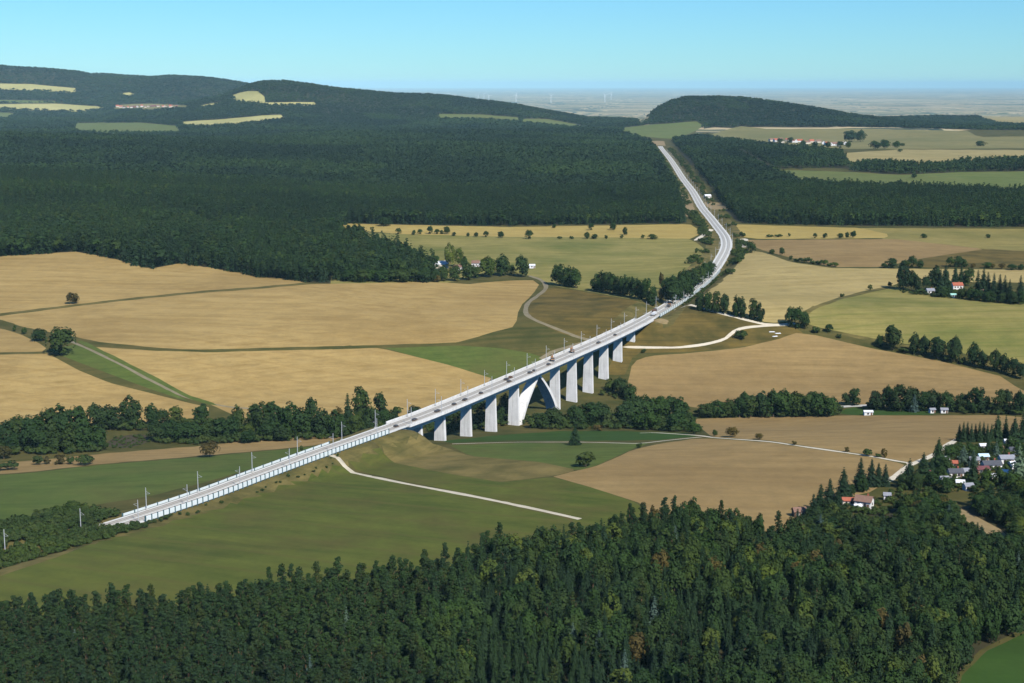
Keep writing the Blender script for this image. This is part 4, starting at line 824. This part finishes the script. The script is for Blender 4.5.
# ------------------------------------------------------------------ forests
def lod_collection(name, meshes):
    c = bpy.data.collections.new(name)
    for i, me in enumerate(meshes): o = bpy.data.objects.new(f'{name}_{i:02d}', me); c.objects.link(o)
    return c
def joined(cr_, tr_):
    """crown and trunk of a template as one mesh (two materials)"""
    me = bpy.data.meshes.new('tree'); n = len(cr_.vertices); v = [tuple(q.co) for q in cr_.vertices] + [tuple(q.co) for q in tr_.vertices]
    f = [list(p.vertices) for p in cr_.polygons] + [[k + n for k in p.vertices] for p in tr_.polygons]
    me.from_pydata(v, [], f); me.materials.append(cr_.materials[0]); me.materials.append(tr_.materials[0])
    me.polygons.foreach_set('material_index', np.r_[np.zeros(len(cr_.polygons), np.int32), np.ones(len(tr_.polygons), np.int32)]); return me
NG = {}
def scatter(name, P, rot, scl, idx, coll, label=None, cat=None):
    me = bpy.data.meshes.new(name); me.vertices.add(len(P)); me.vertices.foreach_set('co', P.reshape(-1).astype(np.float32))
    a = me.attributes.new('rot', 'FLOAT', 'POINT'); a.data.foreach_set('value', rot.astype(np.float32))
    a = me.attributes.new('scl', 'FLOAT_VECTOR', 'POINT'); a.data.foreach_set('vector', scl.reshape(-1).astype(np.float32))
    a = me.attributes.new('idx', 'INT', 'POINT'); a.data.foreach_set('value', idx.astype(np.int32)); me.update()
    o = put(name, me); ng = bpy.data.node_groups.new(name, 'GeometryNodeTree')
    ng.interface.new_socket('Geometry', in_out='INPUT', socket_type='NodeSocketGeometry'); ng.interface.new_socket('Geometry', in_out='OUTPUT', socket_type='NodeSocketGeometry')
    nn = ng.nodes; gi, go = nn.new('NodeGroupInput'), nn.new('NodeGroupOutput'); ip = nn.new('GeometryNodeInstanceOnPoints'); ci = nn.new('GeometryNodeCollectionInfo')
    ci.inputs[0].default_value = coll; ci.inputs['Separate Children'].default_value = True; ci.inputs['Reset Children'].default_value = True
    def na(nm, t):
        q = nn.new('GeometryNodeInputNamedAttribute'); q.data_type = t; q.inputs['Name'].default_value = nm; return q.outputs['Attribute']
    cx = nn.new('ShaderNodeCombineXYZ'); lk = ng.links.new
    lk(gi.outputs[0], ip.inputs['Points']); lk(ci.outputs[0], ip.inputs['Instance']); ip.inputs['Pick Instance'].default_value = True
    lk(na('idx', 'INT'), ip.inputs['Instance Index']); lk(na('rot', 'FLOAT'), cx.inputs[2]); lk(cx.outputs[0], ip.inputs['Rotation']); lk(na('scl', 'FLOAT_VECTOR'), ip.inputs['Scale'])
    lk(ip.outputs[0], go.inputs[0]); md = o.modifiers.new('scatter', 'NODES'); md.node_group = ng
    tag(o, label, cat, kind='stuff'); return o
def jgrid(y0, y1, sp, kx=.40):
    n = int((y1 - y0) / sp); out = []
    for j in range(n):
        y = y0 + (j + .5) * sp; m = int(2 * kx * y / sp) + 1; x = -kx * y + (np.arange(m) + (.5 if j % 2 else 0)) * sp
        out.append(np.stack([x, np.full(m, y)], 1))
    P = np.vstack(out); return P + RNG.uniform(-.36, .36, P.shape) * sp
CLEAR = [smooth_px(r[2])[:-1] for r in REG if r[0].startswith('far_')]
F_POLYS = [np.asarray(q, float) for q in (FOREST, FOREST_R, BELT_R)]
RIDES = [resample(unproject(q), 14) for q in ([(135, 155), (165, 170), (200, 182), (262, 196)], [(256, 147), (400, 152), (520, 154), (640, 158)], [(560, 186), (600, 197), (650, 218)], [(738, 150), (760, 163), (772, 171)], [(20, 185), (120, 200), (200, 222), (250, 250)], [(330, 165), (420, 180), (560, 186)], [(0, 150), (80, 160), (135, 155)])]
def forest_points(y0, y1, sp):
    P = jgrid(y0, y1, sp); z = terrain_base(P[:, 0], P[:, 1]); px = project(np.c_[P, z])
    ok = np.zeros(len(P), bool)
    for q in F_POLYS: ok |= inpoly(px, q)
    ok &= (px[:, 0] > -60) & (px[:, 0] < 1084) & ~((P[:, 1] > 8300) & (px[:, 0] > 330))
    for c in CLEAR: ok &= ~inpoly(px, c)
    P, z, px = P[ok], z[ok], px[ok]
    D, S, SD = rail_dist(P[:, 0], P[:, 1]); k = D > np.where(SD > 0, 33, 27)
    for nm, mt, wd, L_ in road_lines:
        if nm in ('forest_clearing', 'railway_cutting_end'): k &= np.sqrt(((P[:, None] - L_[None, ::3]) ** 2).sum(2)).min(1) > wd * .6
    for L_ in RIDES: k &= np.sqrt(((P[:, None] - L_[None]) ** 2).sum(2)).min(1) > 7 + P[:, 1] * .0012
    return P[k], z[k], px[k]
def place(name, P, z, coll, nv, hmin, hmax, base_h, wk, label, cat='forest'):
    n = len(P); h = RNG.uniform(hmin, hmax, n) * (1 + .14 * np.round(1.6 * np.sin(P[:, 0] / 170 + P[:, 1] / 420) + 1.2 * np.sin(P[:, 1] / 230 - P[:, 0] / 310)) / 2); s = h / base_h; w = s * wk * RNG.uniform(.85, 1.2, n)
    scatter(name, np.c_[P, z - .2], RNG.uniform(0, 6.28, n), np.stack([w, w, s], 1), RNG.integers(0, nv, n), coll, label, cat)
mid = [spruce_crown(16, 5.6, 9, 7, 'leaf_spruce', .1, 2), spruce_crown(16, 6.4, 9, 7, 'leaf_spruce', .1, 2), pine_crown(16, 6, 9, 16, .62, 'leaf_pine'), pine_crown(16, 5.4, 9, 16, .6, 'leaf_pine'), spruce_crown(16, 5.0, 10, 6, 'leaf_forest_far', .1, 2), broad_crown(14, 8, 10, 14, .85, 'leaf_broad')]
MIDC = lod_collection('forest_tree_mid', mid)
farm = [spruce_crown(16, 9, 6, 6, 'leaf_forest_far', .2, 1), broad_crown(15, 10, 7, 8, 1.3, 'leaf_forest_far'), broad_crown(15, 12, 7, 8, 1.5, 'leaf_forest_far'), spruce_crown(17, 8, 6, 6, 'leaf_forest_far', .2, 1)]
FARC = lod_collection('forest_tree_far', farm)
P, z, px = forest_points(1150, 2300, 5.6)
place('forest', P, z, MIDC, 6, 12, 20, 16, 1.2, 'dense dark pine and spruce forest above the stubble fields')
P, z, px = forest_points(2300, 4300, 8.2)
place('forest', P, z, FARC, 4, 12, 20, 16, 1.05, 'wide dark forest on both sides of the railway in the distance')
P, z, px = forest_points(4300, 7600, 14)
place('forest', P, z, FARC, 4, 14, 20, 16, 1.7, 'dark distant forest on the plateau and the low hills')
P, z, px = forest_points(7600, 12500, 22)
place('forest', P, z, FARC, 4, 14, 21, 16, 2.6, 'blue-green forest covering the farthest hills at the left')

# the wood at the bottom of the picture: the largest trees one by one, the rest as one mass
P = jgrid(330, 600, 3.7, .46); z = terrain(P[:, 0], P[:, 1]); px = project(np.c_[P, z])
ok = inpoly(px, np.asarray(FRONT)) & ~inpoly(px, np.array([(838, 505), (900, 500), (905, 522), (890, 534), (850, 534)])) & ~inpoly(px, np.array([(944, 500), (962, 506), (1008, 530), (1014, 546), (1000, 552), (978, 544), (950, 520)])) & ~inpoly(px, np.array([(786, 505), (812, 505), (812, 528), (790, 530)])) & (px[:, 0] > -70) & (px[:, 0] < 1094); P, z, px = P[ok], z[ok], px[ok]
patch = np.sin(P[:, 0] / 31 + 1) + np.sin(P[:, 1] / 27 + P[:, 0] / 60) + RNG.normal(0, .7, len(P))
conif = (px[:, 0] + patch * 90 < 470) | ((patch > 1.5)) | (RNG.random(len(P)) < .12)
kind = np.where(conif, np.where((px[:, 0] < 430) & (RNG.random(len(P)) < .85), 'pine', np.where(RNG.random(len(P)) < .55, 'spruce', 'pine')), 'broad').astype(object)
r_ = RNG.random(len(P)); kind[(kind == 'broad') & (r_ < .07)] = 'light'; kind[(kind == 'broad') & (r_ > .985)] = 'rust'; kind[(kind == 'spruce') & (r_ < .04)] = 'bluespruce'
# broad crowns are wider: thin them out
keep = ~((np.isin(kind, ['broad', 'light', 'rust'])) & (RNG.random(len(P)) < .42)); P, z, px, kind = P[keep], z[keep], px[keep], kind[keep]
slim = (px[:, 0] > 470) & (px[:, 0] + patch[keep] * 40 < 770) & (px[:, 1] > 585); kind[slim & (RNG.random(len(P)) < .62)] = 'spruce'
hts = np.where(np.isin(kind, ['broad', 'light', 'rust']), RNG.uniform(9.5, 14.5, len(P)), RNG.uniform(10.5, 16, len(P))); hts = np.where(slim & (kind == 'spruce'), RNG.uniform(9, 12.5, len(P)), hts)
# lower trees on the garden slope
hts = np.where((px[:, 0] > 800) & (px[:, 1] < 570), hts * .66, hts)
wid = np.where(np.isin(kind, ['broad', 'light', 'rust']), RNG.uniform(5.6, 9.5, len(P)), RNG.uniform(4.4, 6.2, len(P))); wid = np.where(slim & (kind == 'spruce'), RNG.uniform(3.4, 4.6, len(P)), wid)
inframe = (px[:, 0] > -15) & (px[:, 0] < 1040) & (px[:, 1] - hts * 2.6 < 690)
top = px[:, 1] - hts * 3
order = np.lexsort((P[:, 1], ~inframe)); single = np.zeros(len(P), bool)
FG = {'pine': 'tall pine with bare reddish trunk in the dark wood along the bottom edge', 'spruce': 'pointed spruce in the dark wood along the bottom edge', 'broad': 'round-crowned broadleaf tree in the dark wood along the bottom edge', 'light': 'yellow-green broadleaf tree in the dark wood along the bottom edge', 'rust': 'brownish broadleaf tree in the dark wood along the bottom edge', 'bluespruce': 'pale blue-grey spruce in the dark wood along the bottom edge'}
cnt = {'c': 0, 'b': 0}
for i in order:
    c = 'b' if kind[i] in ('broad', 'light', 'rust') else 'c'
    if cnt[c] >= 295 or not inframe[i]: continue
    cnt[c] += 1; single[i] = True
    tree(kind[i], (P[i, 0], P[i, 1], z[i] - .2), hts[i], wid[i], FG[kind[i]], 'trees of the wood along the bottom edge')
rest = ~single
LK = ['broad', 'light', 'rust', 'pine', 'spruce', 'bluespruce']; mesh_l, base = [], {}
for k in LK: base[k] = len(mesh_l); mesh_l += [joined(*v) for v in KIND[k][:3]]
NEARC = lod_collection('wood_tree', mesh_l)
Pi, zi, ki, hi_, wi = P[rest], z[rest], kind[rest], hts[rest], wid[rest]
idx = np.array([base[k] + random.randrange(min(3, len(KIND[k]))) for k in ki]); ww = wi / np.array([WID[k] for k in ki])
scatter('wood', np.c_[Pi, zi - .2], RNG.uniform(0, 6.28, len(Pi)), np.stack([ww, ww, hi_ / 16], 1), idx, NEARC, 'dense dark mixed wood filling the bottom of the picture', 'wood')

# thickets along the railway
SHC = lod_collection('thicket_shrub', [joined(*v) for v in KIND['shrub']])
def thicket(name, label, s0, s1, o0, o1, sp, hmin, hmax, skip=.12, patchy=0):
    out = []
    n = int((s1 - s0) / sp); m = max(1, int((o1 - o0) / sp))
    for i in range(n):
        for j in range(m):
            if RNG.random() < skip: continue
            p, t, nn, zr = rail_at(s0 + (i + RNG.uniform(0, 1)) * sp); q = p + nn * (o0 + (j + RNG.uniform(0, 1)) * sp)
            if patchy and math.sin(q[0] / 11) + math.sin(q[1] / 17 + q[0] / 23) < patchy - 1: continue
            out.append(q)
    Q = np.array(out); zq = terrain(Q[:, 0], Q[:, 1]); n = len(Q); h = RNG.uniform(hmin, hmax, n) / 4; w = h * RNG.uniform(.8, 1.2, n)
    scatter(name, np.c_[Q, zq - .1], RNG.uniform(0, 6.28, n), np.stack([w, w, h], 1), RNG.integers(0, 4, n), SHC, label, 'thicket')
sL = RS[0] + 5
thicket('thicket', 'dense green thicket beyond the railway at the lower left', sL, s_of_px(138), -36, -8.2, 2.5, 2.2, 4.4)
thicket('thicket', 'dense bushes hiding the end of the white trackbed at the lower left', sL, s_of_px(112), -8, 8, 2.2, 1.8, 3.2)
thicket('thicket', 'bushes spilling over the camera side of the trackbed end', s_of_px(112), s_of_px(119), 1, 8, 2.0, 1.4, 2.6)
thicket('thicket', 'narrow strip of green bushes on the camera side of the railway at the lower left', sL, s_of_px(126), 7.6, 14, 2.2, 1.8, 3.4)
thicket('thicket', 'low green bushes where the noise barrier begins at the lower left', s_of_px(126), s_of_px(165), 8.4, 11.5, 2.4, 1.2, 2.2)
thicket('thicket', 'low scrub at the foot of the noise barrier on the left approach', s_of_px(160), s_of_px(330), 9, 11.5, 5.0, .8, 1.7)
thicket('thicket', 'bushes on the outer side of the railway bend', s_of_px(705), s_of_py(212), 10, 26, 4.4, 2, 5.5, .25, .9)
thicket('thicket', 'bushes on the inner side of the railway bend', s_of_py(268), s_of_py(212), -28, -11, 4.6, 2, 5.5, .25, .9)
thicket('thicket', 'scrub on the right embankment beyond the viaduct', s_of_px(668), s_of_px(705), 9.5, 15, 3.6, 1.5, 3)
thicket('thicket', 'scrub along the forest cutting of the railway', s_of_py(205), S_END - 200, 12, 26, 9, 3, 6)
thicket('thicket', 'scrub along the left side of the forest cutting', s_of_py(205), S_END - 200, -22, -11, 9, 3, 6)

# undergrowth of the creek woods and gardens: low bushes nobody could count
def thicket_px(name, label, polys, sp, hmin, hmax):
    out = []
    for poly in polys:
        W_ = unproject(poly); lo, hi = W_.min(0) - 2, W_.max(0) + 2; nx, ny = int((hi[0] - lo[0]) / sp) + 1, int((hi[1] - lo[1]) / sp) + 1
        gx, gy = np.meshgrid(np.arange(nx), np.arange(ny)); Q = np.stack([lo[0] + gx.ravel() * sp, lo[1] + gy.ravel() * sp], 1) + RNG.uniform(-.45, .45, (nx * ny, 2)) * sp
        out.append(Q[inpoly(project(np.c_[Q, terrain_base(Q[:, 0], Q[:, 1])]), np.array(poly))])
    Q = np.vstack(out); n = len(Q); zq = terrain(Q[:, 0], Q[:, 1]); h = RNG.uniform(hmin, hmax, n) / 4; w = h * RNG.uniform(.8, 1.25, n)
    scatter(name, np.c_[Q, zq - .1], RNG.uniform(0, 6.28, n), np.stack([w, w, h], 1), RNG.integers(0, 4, n), SHC, label, 'undergrowth')
thicket_px('undergrowth', 'low bushes under the creek wood left of the viaduct', [[(-20, 452), (0, 440), (60, 438), (106, 440), (104, 452), (60, 455), (0, 454)], [(90, 432), (90, 426), (160, 424), (210, 421), (212, 424), (160, 431)], [(150, 444), (156, 436), (200, 432), (240, 430), (300, 428), (350, 424), (398, 419), (398, 424), (372, 433), (330, 439), (260, 442), (200, 445)]], 4.2, 2.5, 5)
thicket_px('undergrowth', 'low bushes in the creek bottom beneath and right of the viaduct', [[(400, 432), (420, 424), (470, 420), (520, 416), (540, 419), (520, 425), (450, 432)], [(526, 429), (540, 421), (580, 419), (620, 416), (690, 416), (702, 433), (660, 431), (600, 429), (560, 430)], [(600, 395), (612, 384), (634, 398), (630, 404)], [(696, 418), (700, 412), (760, 408), (842, 408), (842, 416), (760, 418)], [(868, 411), (870, 405), (930, 404), (1024, 408), (1024, 416), (960, 414), (930, 411)]], 4.6, 2, 4.5)
thicket_px('undergrowth', 'garden bushes between the houses of the hamlet', [[(850, 512), (900, 488), (930, 470), (945, 456), (960, 446), (1024, 446), (1030, 500), (960, 492), (920, 500), (880, 516)], [(838, 507), (850, 506), (858, 514), (880, 512), (905, 506), (905, 524), (885, 536), (850, 536), (838, 520)], [(944, 514), (952, 513), (976, 530), (996, 541), (1010, 541), (1014, 550), (996, 553), (966, 540), (944, 524)], [(896, 291), (930, 291), (1024, 296), (1024, 305), (960, 300), (900, 293)]], 4.4, 1.2, 3.2)
thicket_px('undergrowth', 'reeds and low scrub at the dark reed bed by the creek', [[(106, 447), (112, 439), (128, 436), (150, 435), (154, 439), (142, 446), (124, 449)]], 3.4, .8, 1.8)

# ------------------------------------------------------------------ houses
def house(px, w, d, hw, hr, rz, wallm, roofm, label, name='house', cat='house', wins=2, chim=True, group=None, loc=None, over=.35):
    g = loc if loc is not None else ground_at(*px)
    r = thing(name, label, cat, (g[0], g[1], g[2] - .1), rz, group); x, y = w / 2, d / 2
    v = [(-x, -y, -.6), (x, -y, -.6), (x, y, -.6), (-x, y, -.6), (-x, -y, hw), (x, -y, hw), (x, y, hw), (-x, y, hw), (-x, 0, hw + hr), (x, 0, hw + hr)]
    MB().poly(v, [(0, 3, 2, 1), (0, 1, 5, 4), (2, 3, 7, 6), (1, 2, 6, 9, 5), (3, 0, 4, 8, 7)]).build('wall', wallm, r)
    k = hr / y; ox, oy = x + over, y + over; zt = .16; e = hw - over * k
    v = []
    for X in (-ox, ox): v += [(X, -oy, e + .02), (X, 0, hw + hr + .02), (X, oy, e + .02), (X, oy, e + zt), (X, 0, hw + hr + zt), (X, -oy, e + zt)]
    rf = MB().poly(v, [(0, 1, 4, 5), (1, 2, 3, 4), (11, 10, 7, 6), (10, 9, 8, 7), (5, 4, 10, 11), (4, 3, 9, 10), (0, 6, 7, 1), (1, 7, 8, 2), (0, 5, 11, 6), (2, 8, 9, 3)]).build('roof', roofm, r)
    if chim: MB().box((w * .2, d * .12, hw + hr * .8 + .5), (.6, .6, 1.3)).build('chimney', 'roof_red', rf)
    for i in range(wins):
        xx = -x + w * (i + .7) / (wins + .6)
        fr = MB().box((xx, -y - .02, hw * .58), (1.1, .08, 1.2)).build('window', 'wall_white' if wallm != 'wall_white' else 'door_wood', r); MB().box((xx, -y - .065, hw * .58), (.85, .03, .95)).build('pane', 'pane', fr)
    MB().box((x - w * .16, -y - .03, 1.0), (.95, .07, 2.0)).build('door', 'door_wood', r)
    fr = MB().box((x + .02, 0, hw * .6), (.08, 1.1, 1.1)).build('window', 'door_wood', r); MB().box((x + .065, 0, hw * .6), (.03, .85, .85)).build('pane', 'pane', fr)
    return r
house((864, 507), 6.4, 5.0, 3.0, 1.7, -.5, 'wall_white', 'roof_brown', 'white house with brown pitched roof among the spruces')
house((887, 500), 2.6, 2.4, 2.4, .8, -.2, 'wall_white', 'roof_grey', 'small white shed right of the white house', 'shed', 'shed', 1, False)
house((857, 510), 2.6, 2.2, 1.9, .6, .3, 'wall_white', 'roof_pale', 'tiny white annex in front of the white house', 'shed', 'shed', 1, False)
house((849, 504), 5.2, 3.0, 1.9, .9, -.1, 'wall_cream', 'roof_red', 'low cabin with red roof left of the white house', 'cabin', 'cabin', 2, False)
house((799, 516), 4.8, 3.4, 2.4, 1.2, .15, 'wall_brown', 'roof_brown', 'brown wooden cabin at the field edge left of the spruces', 'cabin', 'cabin', 2, False)
HM = [((983, 449), 3.4, 2.6, 2.0, .7, .1, 'wall_white', 'roof_pale', 'small white cabin at the top of the hamlet'),
 ((983, 460), 4.2, 3.4, 2.2, .8, .05, 'wall_white', 'roof_blue', 'cabin with pale blue roof in the middle of the hamlet'),
 ((991, 469), 8.0, 4.6, 2.6, 1.3, .12, 'wall_white', 'roof_dark', 'long white house with dark roof in the hamlet'),
 ((1006, 463), 6.4, 4.2, 2.6, 1.2, .1, 'wall_white', 'roof_grey', 'white house with grey roof near the right edge'),
 ((1003, 476), 3.6, 3.0, 2.2, .8, -.3, 'wall_white', 'roof_pale', 'small white cabin below the long white house'),
 ((955, 477), 6.0, 4.2, 2.6, 1.2, .05, 'wall_white', 'roof_dark', 'white house with dark roof at the left of the hamlet'),
 ((966, 476), 4.2, 3.8, 2.4, 1.2, .15, 'wall_cream', 'roof_grey', 'cabin with blue-grey roof beside the dark-roofed house'),
 ((953, 467), 3.4, 2.8, 2.2, .9, -.2, 'wall_cream', 'roof_red', 'small cabin with orange-red roof behind the dark-roofed house'),
 ((982, 473), 5.2, 3.4, 2.2, 1.0, .1, 'wall_brown', 'roof_maroon', 'cabin with maroon roof below the long white house'),
 ((960, 486), 3.2, 2.8, 2.0, .8, -.2, 'wall_white', 'roof_pale', 'white garden shed lowest in the hamlet'),
 ((1009, 445), 4.6, 3.0, 2.2, .8, 0, 'wall_white', 'roof_pale', 'white-roofed cabin beside the spruce hedge'),
 ((926, 477), 3.4, 2.8, 2.0, .9, .2, 'wall_brown', 'roof_maroon', 'small dark red cabin among trees left of the hamlet')]
HM += [((944, 463), 3.2, 2.6, 2.2, .8, .3, 'wall_white', 'roof_pale', 'white hut by the white track at the hamlet corner'),
 ((974, 464), 4.0, 3.2, 2.4, 1.0, .0, 'wall_white', 'roof_grey', 'white cabin with grey roof left of the blue-roofed cabin'),
 ((998, 451), 4.0, 3.0, 2.2, .9, -.1, 'wall_cream', 'roof_brown', 'cream cabin with brown roof below the spruce hedge'),
 ((1015, 469), 5.0, 3.6, 2.5, 1.1, .2, 'wall_white', 'roof_pale', 'white cabin with pale roof at the right picture edge'),
 ((1014, 454), 4.4, 3.2, 2.4, 1.0, .0, 'wall_white', 'roof_dark', 'white cabin with dark roof at the right picture edge'),
 ((968, 490), 3.6, 3.0, 2.2, .9, .2, 'wall_white', 'roof_grey', 'white cabin with grey roof among the lowest garden trees'),
 ((992, 481), 4.4, 3.2, 2.4, 1.0, -.2, 'wall_white', 'roof_pale', 'white cabin with pale roof below the maroon-roofed cabin'),
 ((944, 483), 3.4, 2.8, 2.2, .9, .1, 'wall_white', 'roof_grey', 'small white cabin at the lower left of the hamlet')]
for a in HM: house(*a[:8], a[8], 'cabin' if a[1] < 6 else 'house', 'cabin' if a[1] < 6 else 'house', 2, a[1] > 5.5, 'houses of the garden hamlet')
house((868, 415), 5.0, 3.0, 2.2, .7, .0, 'wall_white', 'roof_pale', 'white shed on the green strip by the creek wood', 'shed', 'shed', 1, False)
house((932, 413), 3.2, 2.6, 2.4, .7, .2, 'wall_white', 'roof_grey', 'left of two small white sheds below the right wood', 'shed', 'shed', 1, False)
house((944, 413), 4.0, 2.8, 2.4, .8, -.1, 'wall_white', 'roof_grey', 'right of two small white sheds below the right wood', 'shed', 'shed', 1, False)
house((613, 424), 4.2, 3.0, 2.2, .8, .3, 'wall_white', 'roof_pale', 'white hut under the trees right of the arch', 'hut', 'hut', 1, False)
house((440, 268), 15, 8, 4, 2.6, .1, 'wall_cream', 'roof_pale', 'long farm barn with pale roof at the forest corner', 'barn', 'barn', 3, False)
house((458, 270), 8, 6, 3, 1.8, .1, 'wall_white', 'roof_brown', 'small farm house between the light green trees', 'house', 'house', 2)
house((476, 267), 7, 6, 4, 2.0, -.2, 'wall_white', 'roof_brown', 'white farm house right of the light green trees', 'house', 'house', 2)
house((532, 268), 5, 4, 2.6, 1.0, .1, 'wall_white', 'roof_pale', 'white hut at the pasture edge by the farm track', 'hut', 'hut', 1, False)
house((957, 289), 8, 5.5, 3.4, 2.0, .05, 'wall_white', 'roof_red', 'white cottage with red roof in the right grove', 'cottage', 'house', 3)
house((930, 293.5), 6, 4.5, 2.6, 1.6, .1, 'wall_white', 'roof_grey', 'cottage with grey roof at the left of the right grove', 'cottage', 'house', 2)
house((953, 297.5), 4, 3, 2.4, .8, 0, 'wall_white', 'roof_turquoise', 'small turquoise-roofed hut at the edge of the right grove', 'hut', 'hut', 1, False)
house((983, 295), 7, 5, 2.6, 1.8, .1, 'wall_cream', 'roof_brown', 'brown-roofed cottage half hidden in the right grove', 'cottage', 'house', 2)
house((707.5, 198), 9, 7, 3.4, 2.0, .2, 'wall_white', 'roof_pale', 'white building beside the railway in the forest', 'building', 'building', 3, False)
for i, (x, y) in enumerate(((772, 332), (778, 333.5), (775, 336.5))):
    g = ground_at(x, y); r = thing('tarpaulin', f'flat pale tarpaulin on the rough meadow by the gravel road, {ordinal(i + 1)} from the left', 'tarpaulin', (g[0], g[1], g[2]), .3 * i, 'pale tarpaulins on the rough meadow')
    MB().box((0, 0, .2), (4.2, 1.6, .4), 0, .8).build('sheet', 'white_film', r); MB().box((0, 0, .44), (.25, 1.3, .08)).build('weight', 'bark', r)
# far villages
rv = random.Random(3)
vill = [(772 + i * 3.9 + rv.uniform(-1, 1), 141.3 + i * .22 + rv.uniform(-1.2, 1.2)) for i in range(20)]
for i, p in enumerate(sorted(vill)):
    house(p, rv.uniform(11, 17), rv.uniform(8, 10), rv.uniform(4, 6), rv.uniform(3.5, 5), rv.choice([0.1, 1.4, .5]), rv.choice(['wall_white', 'wall_cream', 'wall_white']), rv.choice(['roof_red', 'roof_red', 'roof_brown']), f'red-roofed village house, {ordinal(i + 1)} from the left, beyond the right forest', 'house', 'house', 2, False, 'houses of the far right village')
for i, a in enumerate([(780, 144, 6, 8), (790, 143, 6, 8), (803, 146, 6, 8), (815, 147, 6, 8), (828, 147.5, 6, 8), (840, 148, 7, 9), (848, 148, 7, 8)]):
    px_tree('broad', *a, f'dark tree among the far right village houses, {ordinal(i + 1)} from the left', 'trees in the far right village')
vill = [(118 + i * 3.4 + rv.uniform(-1, 1), 107 + rv.uniform(-1.2, 1.2)) for i in range(18)]
for i, p in enumerate(sorted(vill)):
    house(p, rv.uniform(11, 18), rv.uniform(8, 11), rv.uniform(4, 6), rv.uniform(5, 7), rv.choice([0.1, 1.4, .5]), rv.choice(['wall_white', 'wall_cream', 'wall_brown']), rv.choice(['roof_red', 'roof_brown', 'roof_brown', 'roof_maroon']), f'village house, {ordinal(i + 1)} from the left, at the foot of the far left hills', 'house', 'house', 2, False, 'houses of the far left village')

# wind turbines on the plain
def px_y_dist(p): return 27000 + (int(p[0]) * 37 % 9) * 900
def turbine(px, hub, label):
    d_ = rays([px])[0]; y = px_y_dist(px); x = d_[0] / d_[1] * y; zg = tz(x, y)
    r = thing('wind_turbine', label, 'wind turbine', (x, y, zg - 1), rv.uniform(-.5, .5), 'wind turbines on the far plain')
    MB().tube((0, 0, 0), (0, 0, hub), 5.0, 3.0, 8).build('tower', 'turbine_white', r); MB().box((0, .5, hub + 1.5), (3.5, 11, 3.8)).build('nacelle', 'turbine_white', r)
    rt = MB().tube((0, -7, hub + 1.5), (0, -4.5, hub + 1.5), 1.4, 1.9, 8).build('hub', 'turbine_white', r); a0 = rv.uniform(0, 2)
    for k in range(3):
        a = a0 + 2.094 * k; ca, sa = math.cos(a), math.sin(a); L_ = hub * .46
        v = []
        for f0, c in ((.02, 2.2), (.2, 3.6), (1.0, .8)):
            for e in (-1, 1):
                for yy in (-.35, .35): v.append((ca * L_ * f0 - sa * c * e, -6 + yy, hub + 1.5 + sa * L_ * f0 + ca * c * e))
        f = []
        for q in (0, 4): f += [(q, q + 1, q + 5, q + 4), (q + 2, q + 6, q + 7, q + 3), (q, q + 4, q + 6, q + 2), (q + 1, q + 3, q + 7, q + 5)]
        f += [(0, 2, 3, 1), (8, 9, 11, 10)]
        MB().poly(v, f).build('blade', 'turbine_white', rt)
for i, x in enumerate([449, 454, 478, 484, 489, 516, 551, 605, 611]):
    turbine((x, 99.5 + (i * 13 % 5) * .6), 135, f'thin white wind turbine on the hazy plain, {ordinal(i + 1)} from the left')

# ------------------------------------------------------------------ air
hz = MB().box((0, 74000, 55), (170000, 152000, 550)).build('haze', 'concrete'); hz.data.materials.clear()
m = bpy.data.materials.new('haze'); m.use_nodes = True; nt_ = m.node_tree; nt_.nodes.remove(nt_.nodes['Principled BSDF'])
pv = nt_.nodes.new('ShaderNodeVolumePrincipled'); pv.inputs['Color'].default_value = (.52, .86, 1.0, 1); pv.inputs['Density'].default_value = 1.7e-5; pv.inputs['Anisotropy'].default_value = -.42
nt_.links.new(pv.outputs[0], nt_.nodes['Material Output'].inputs['Volume']); hz.data.materials.append(m); tag(hz, kind='stuff')
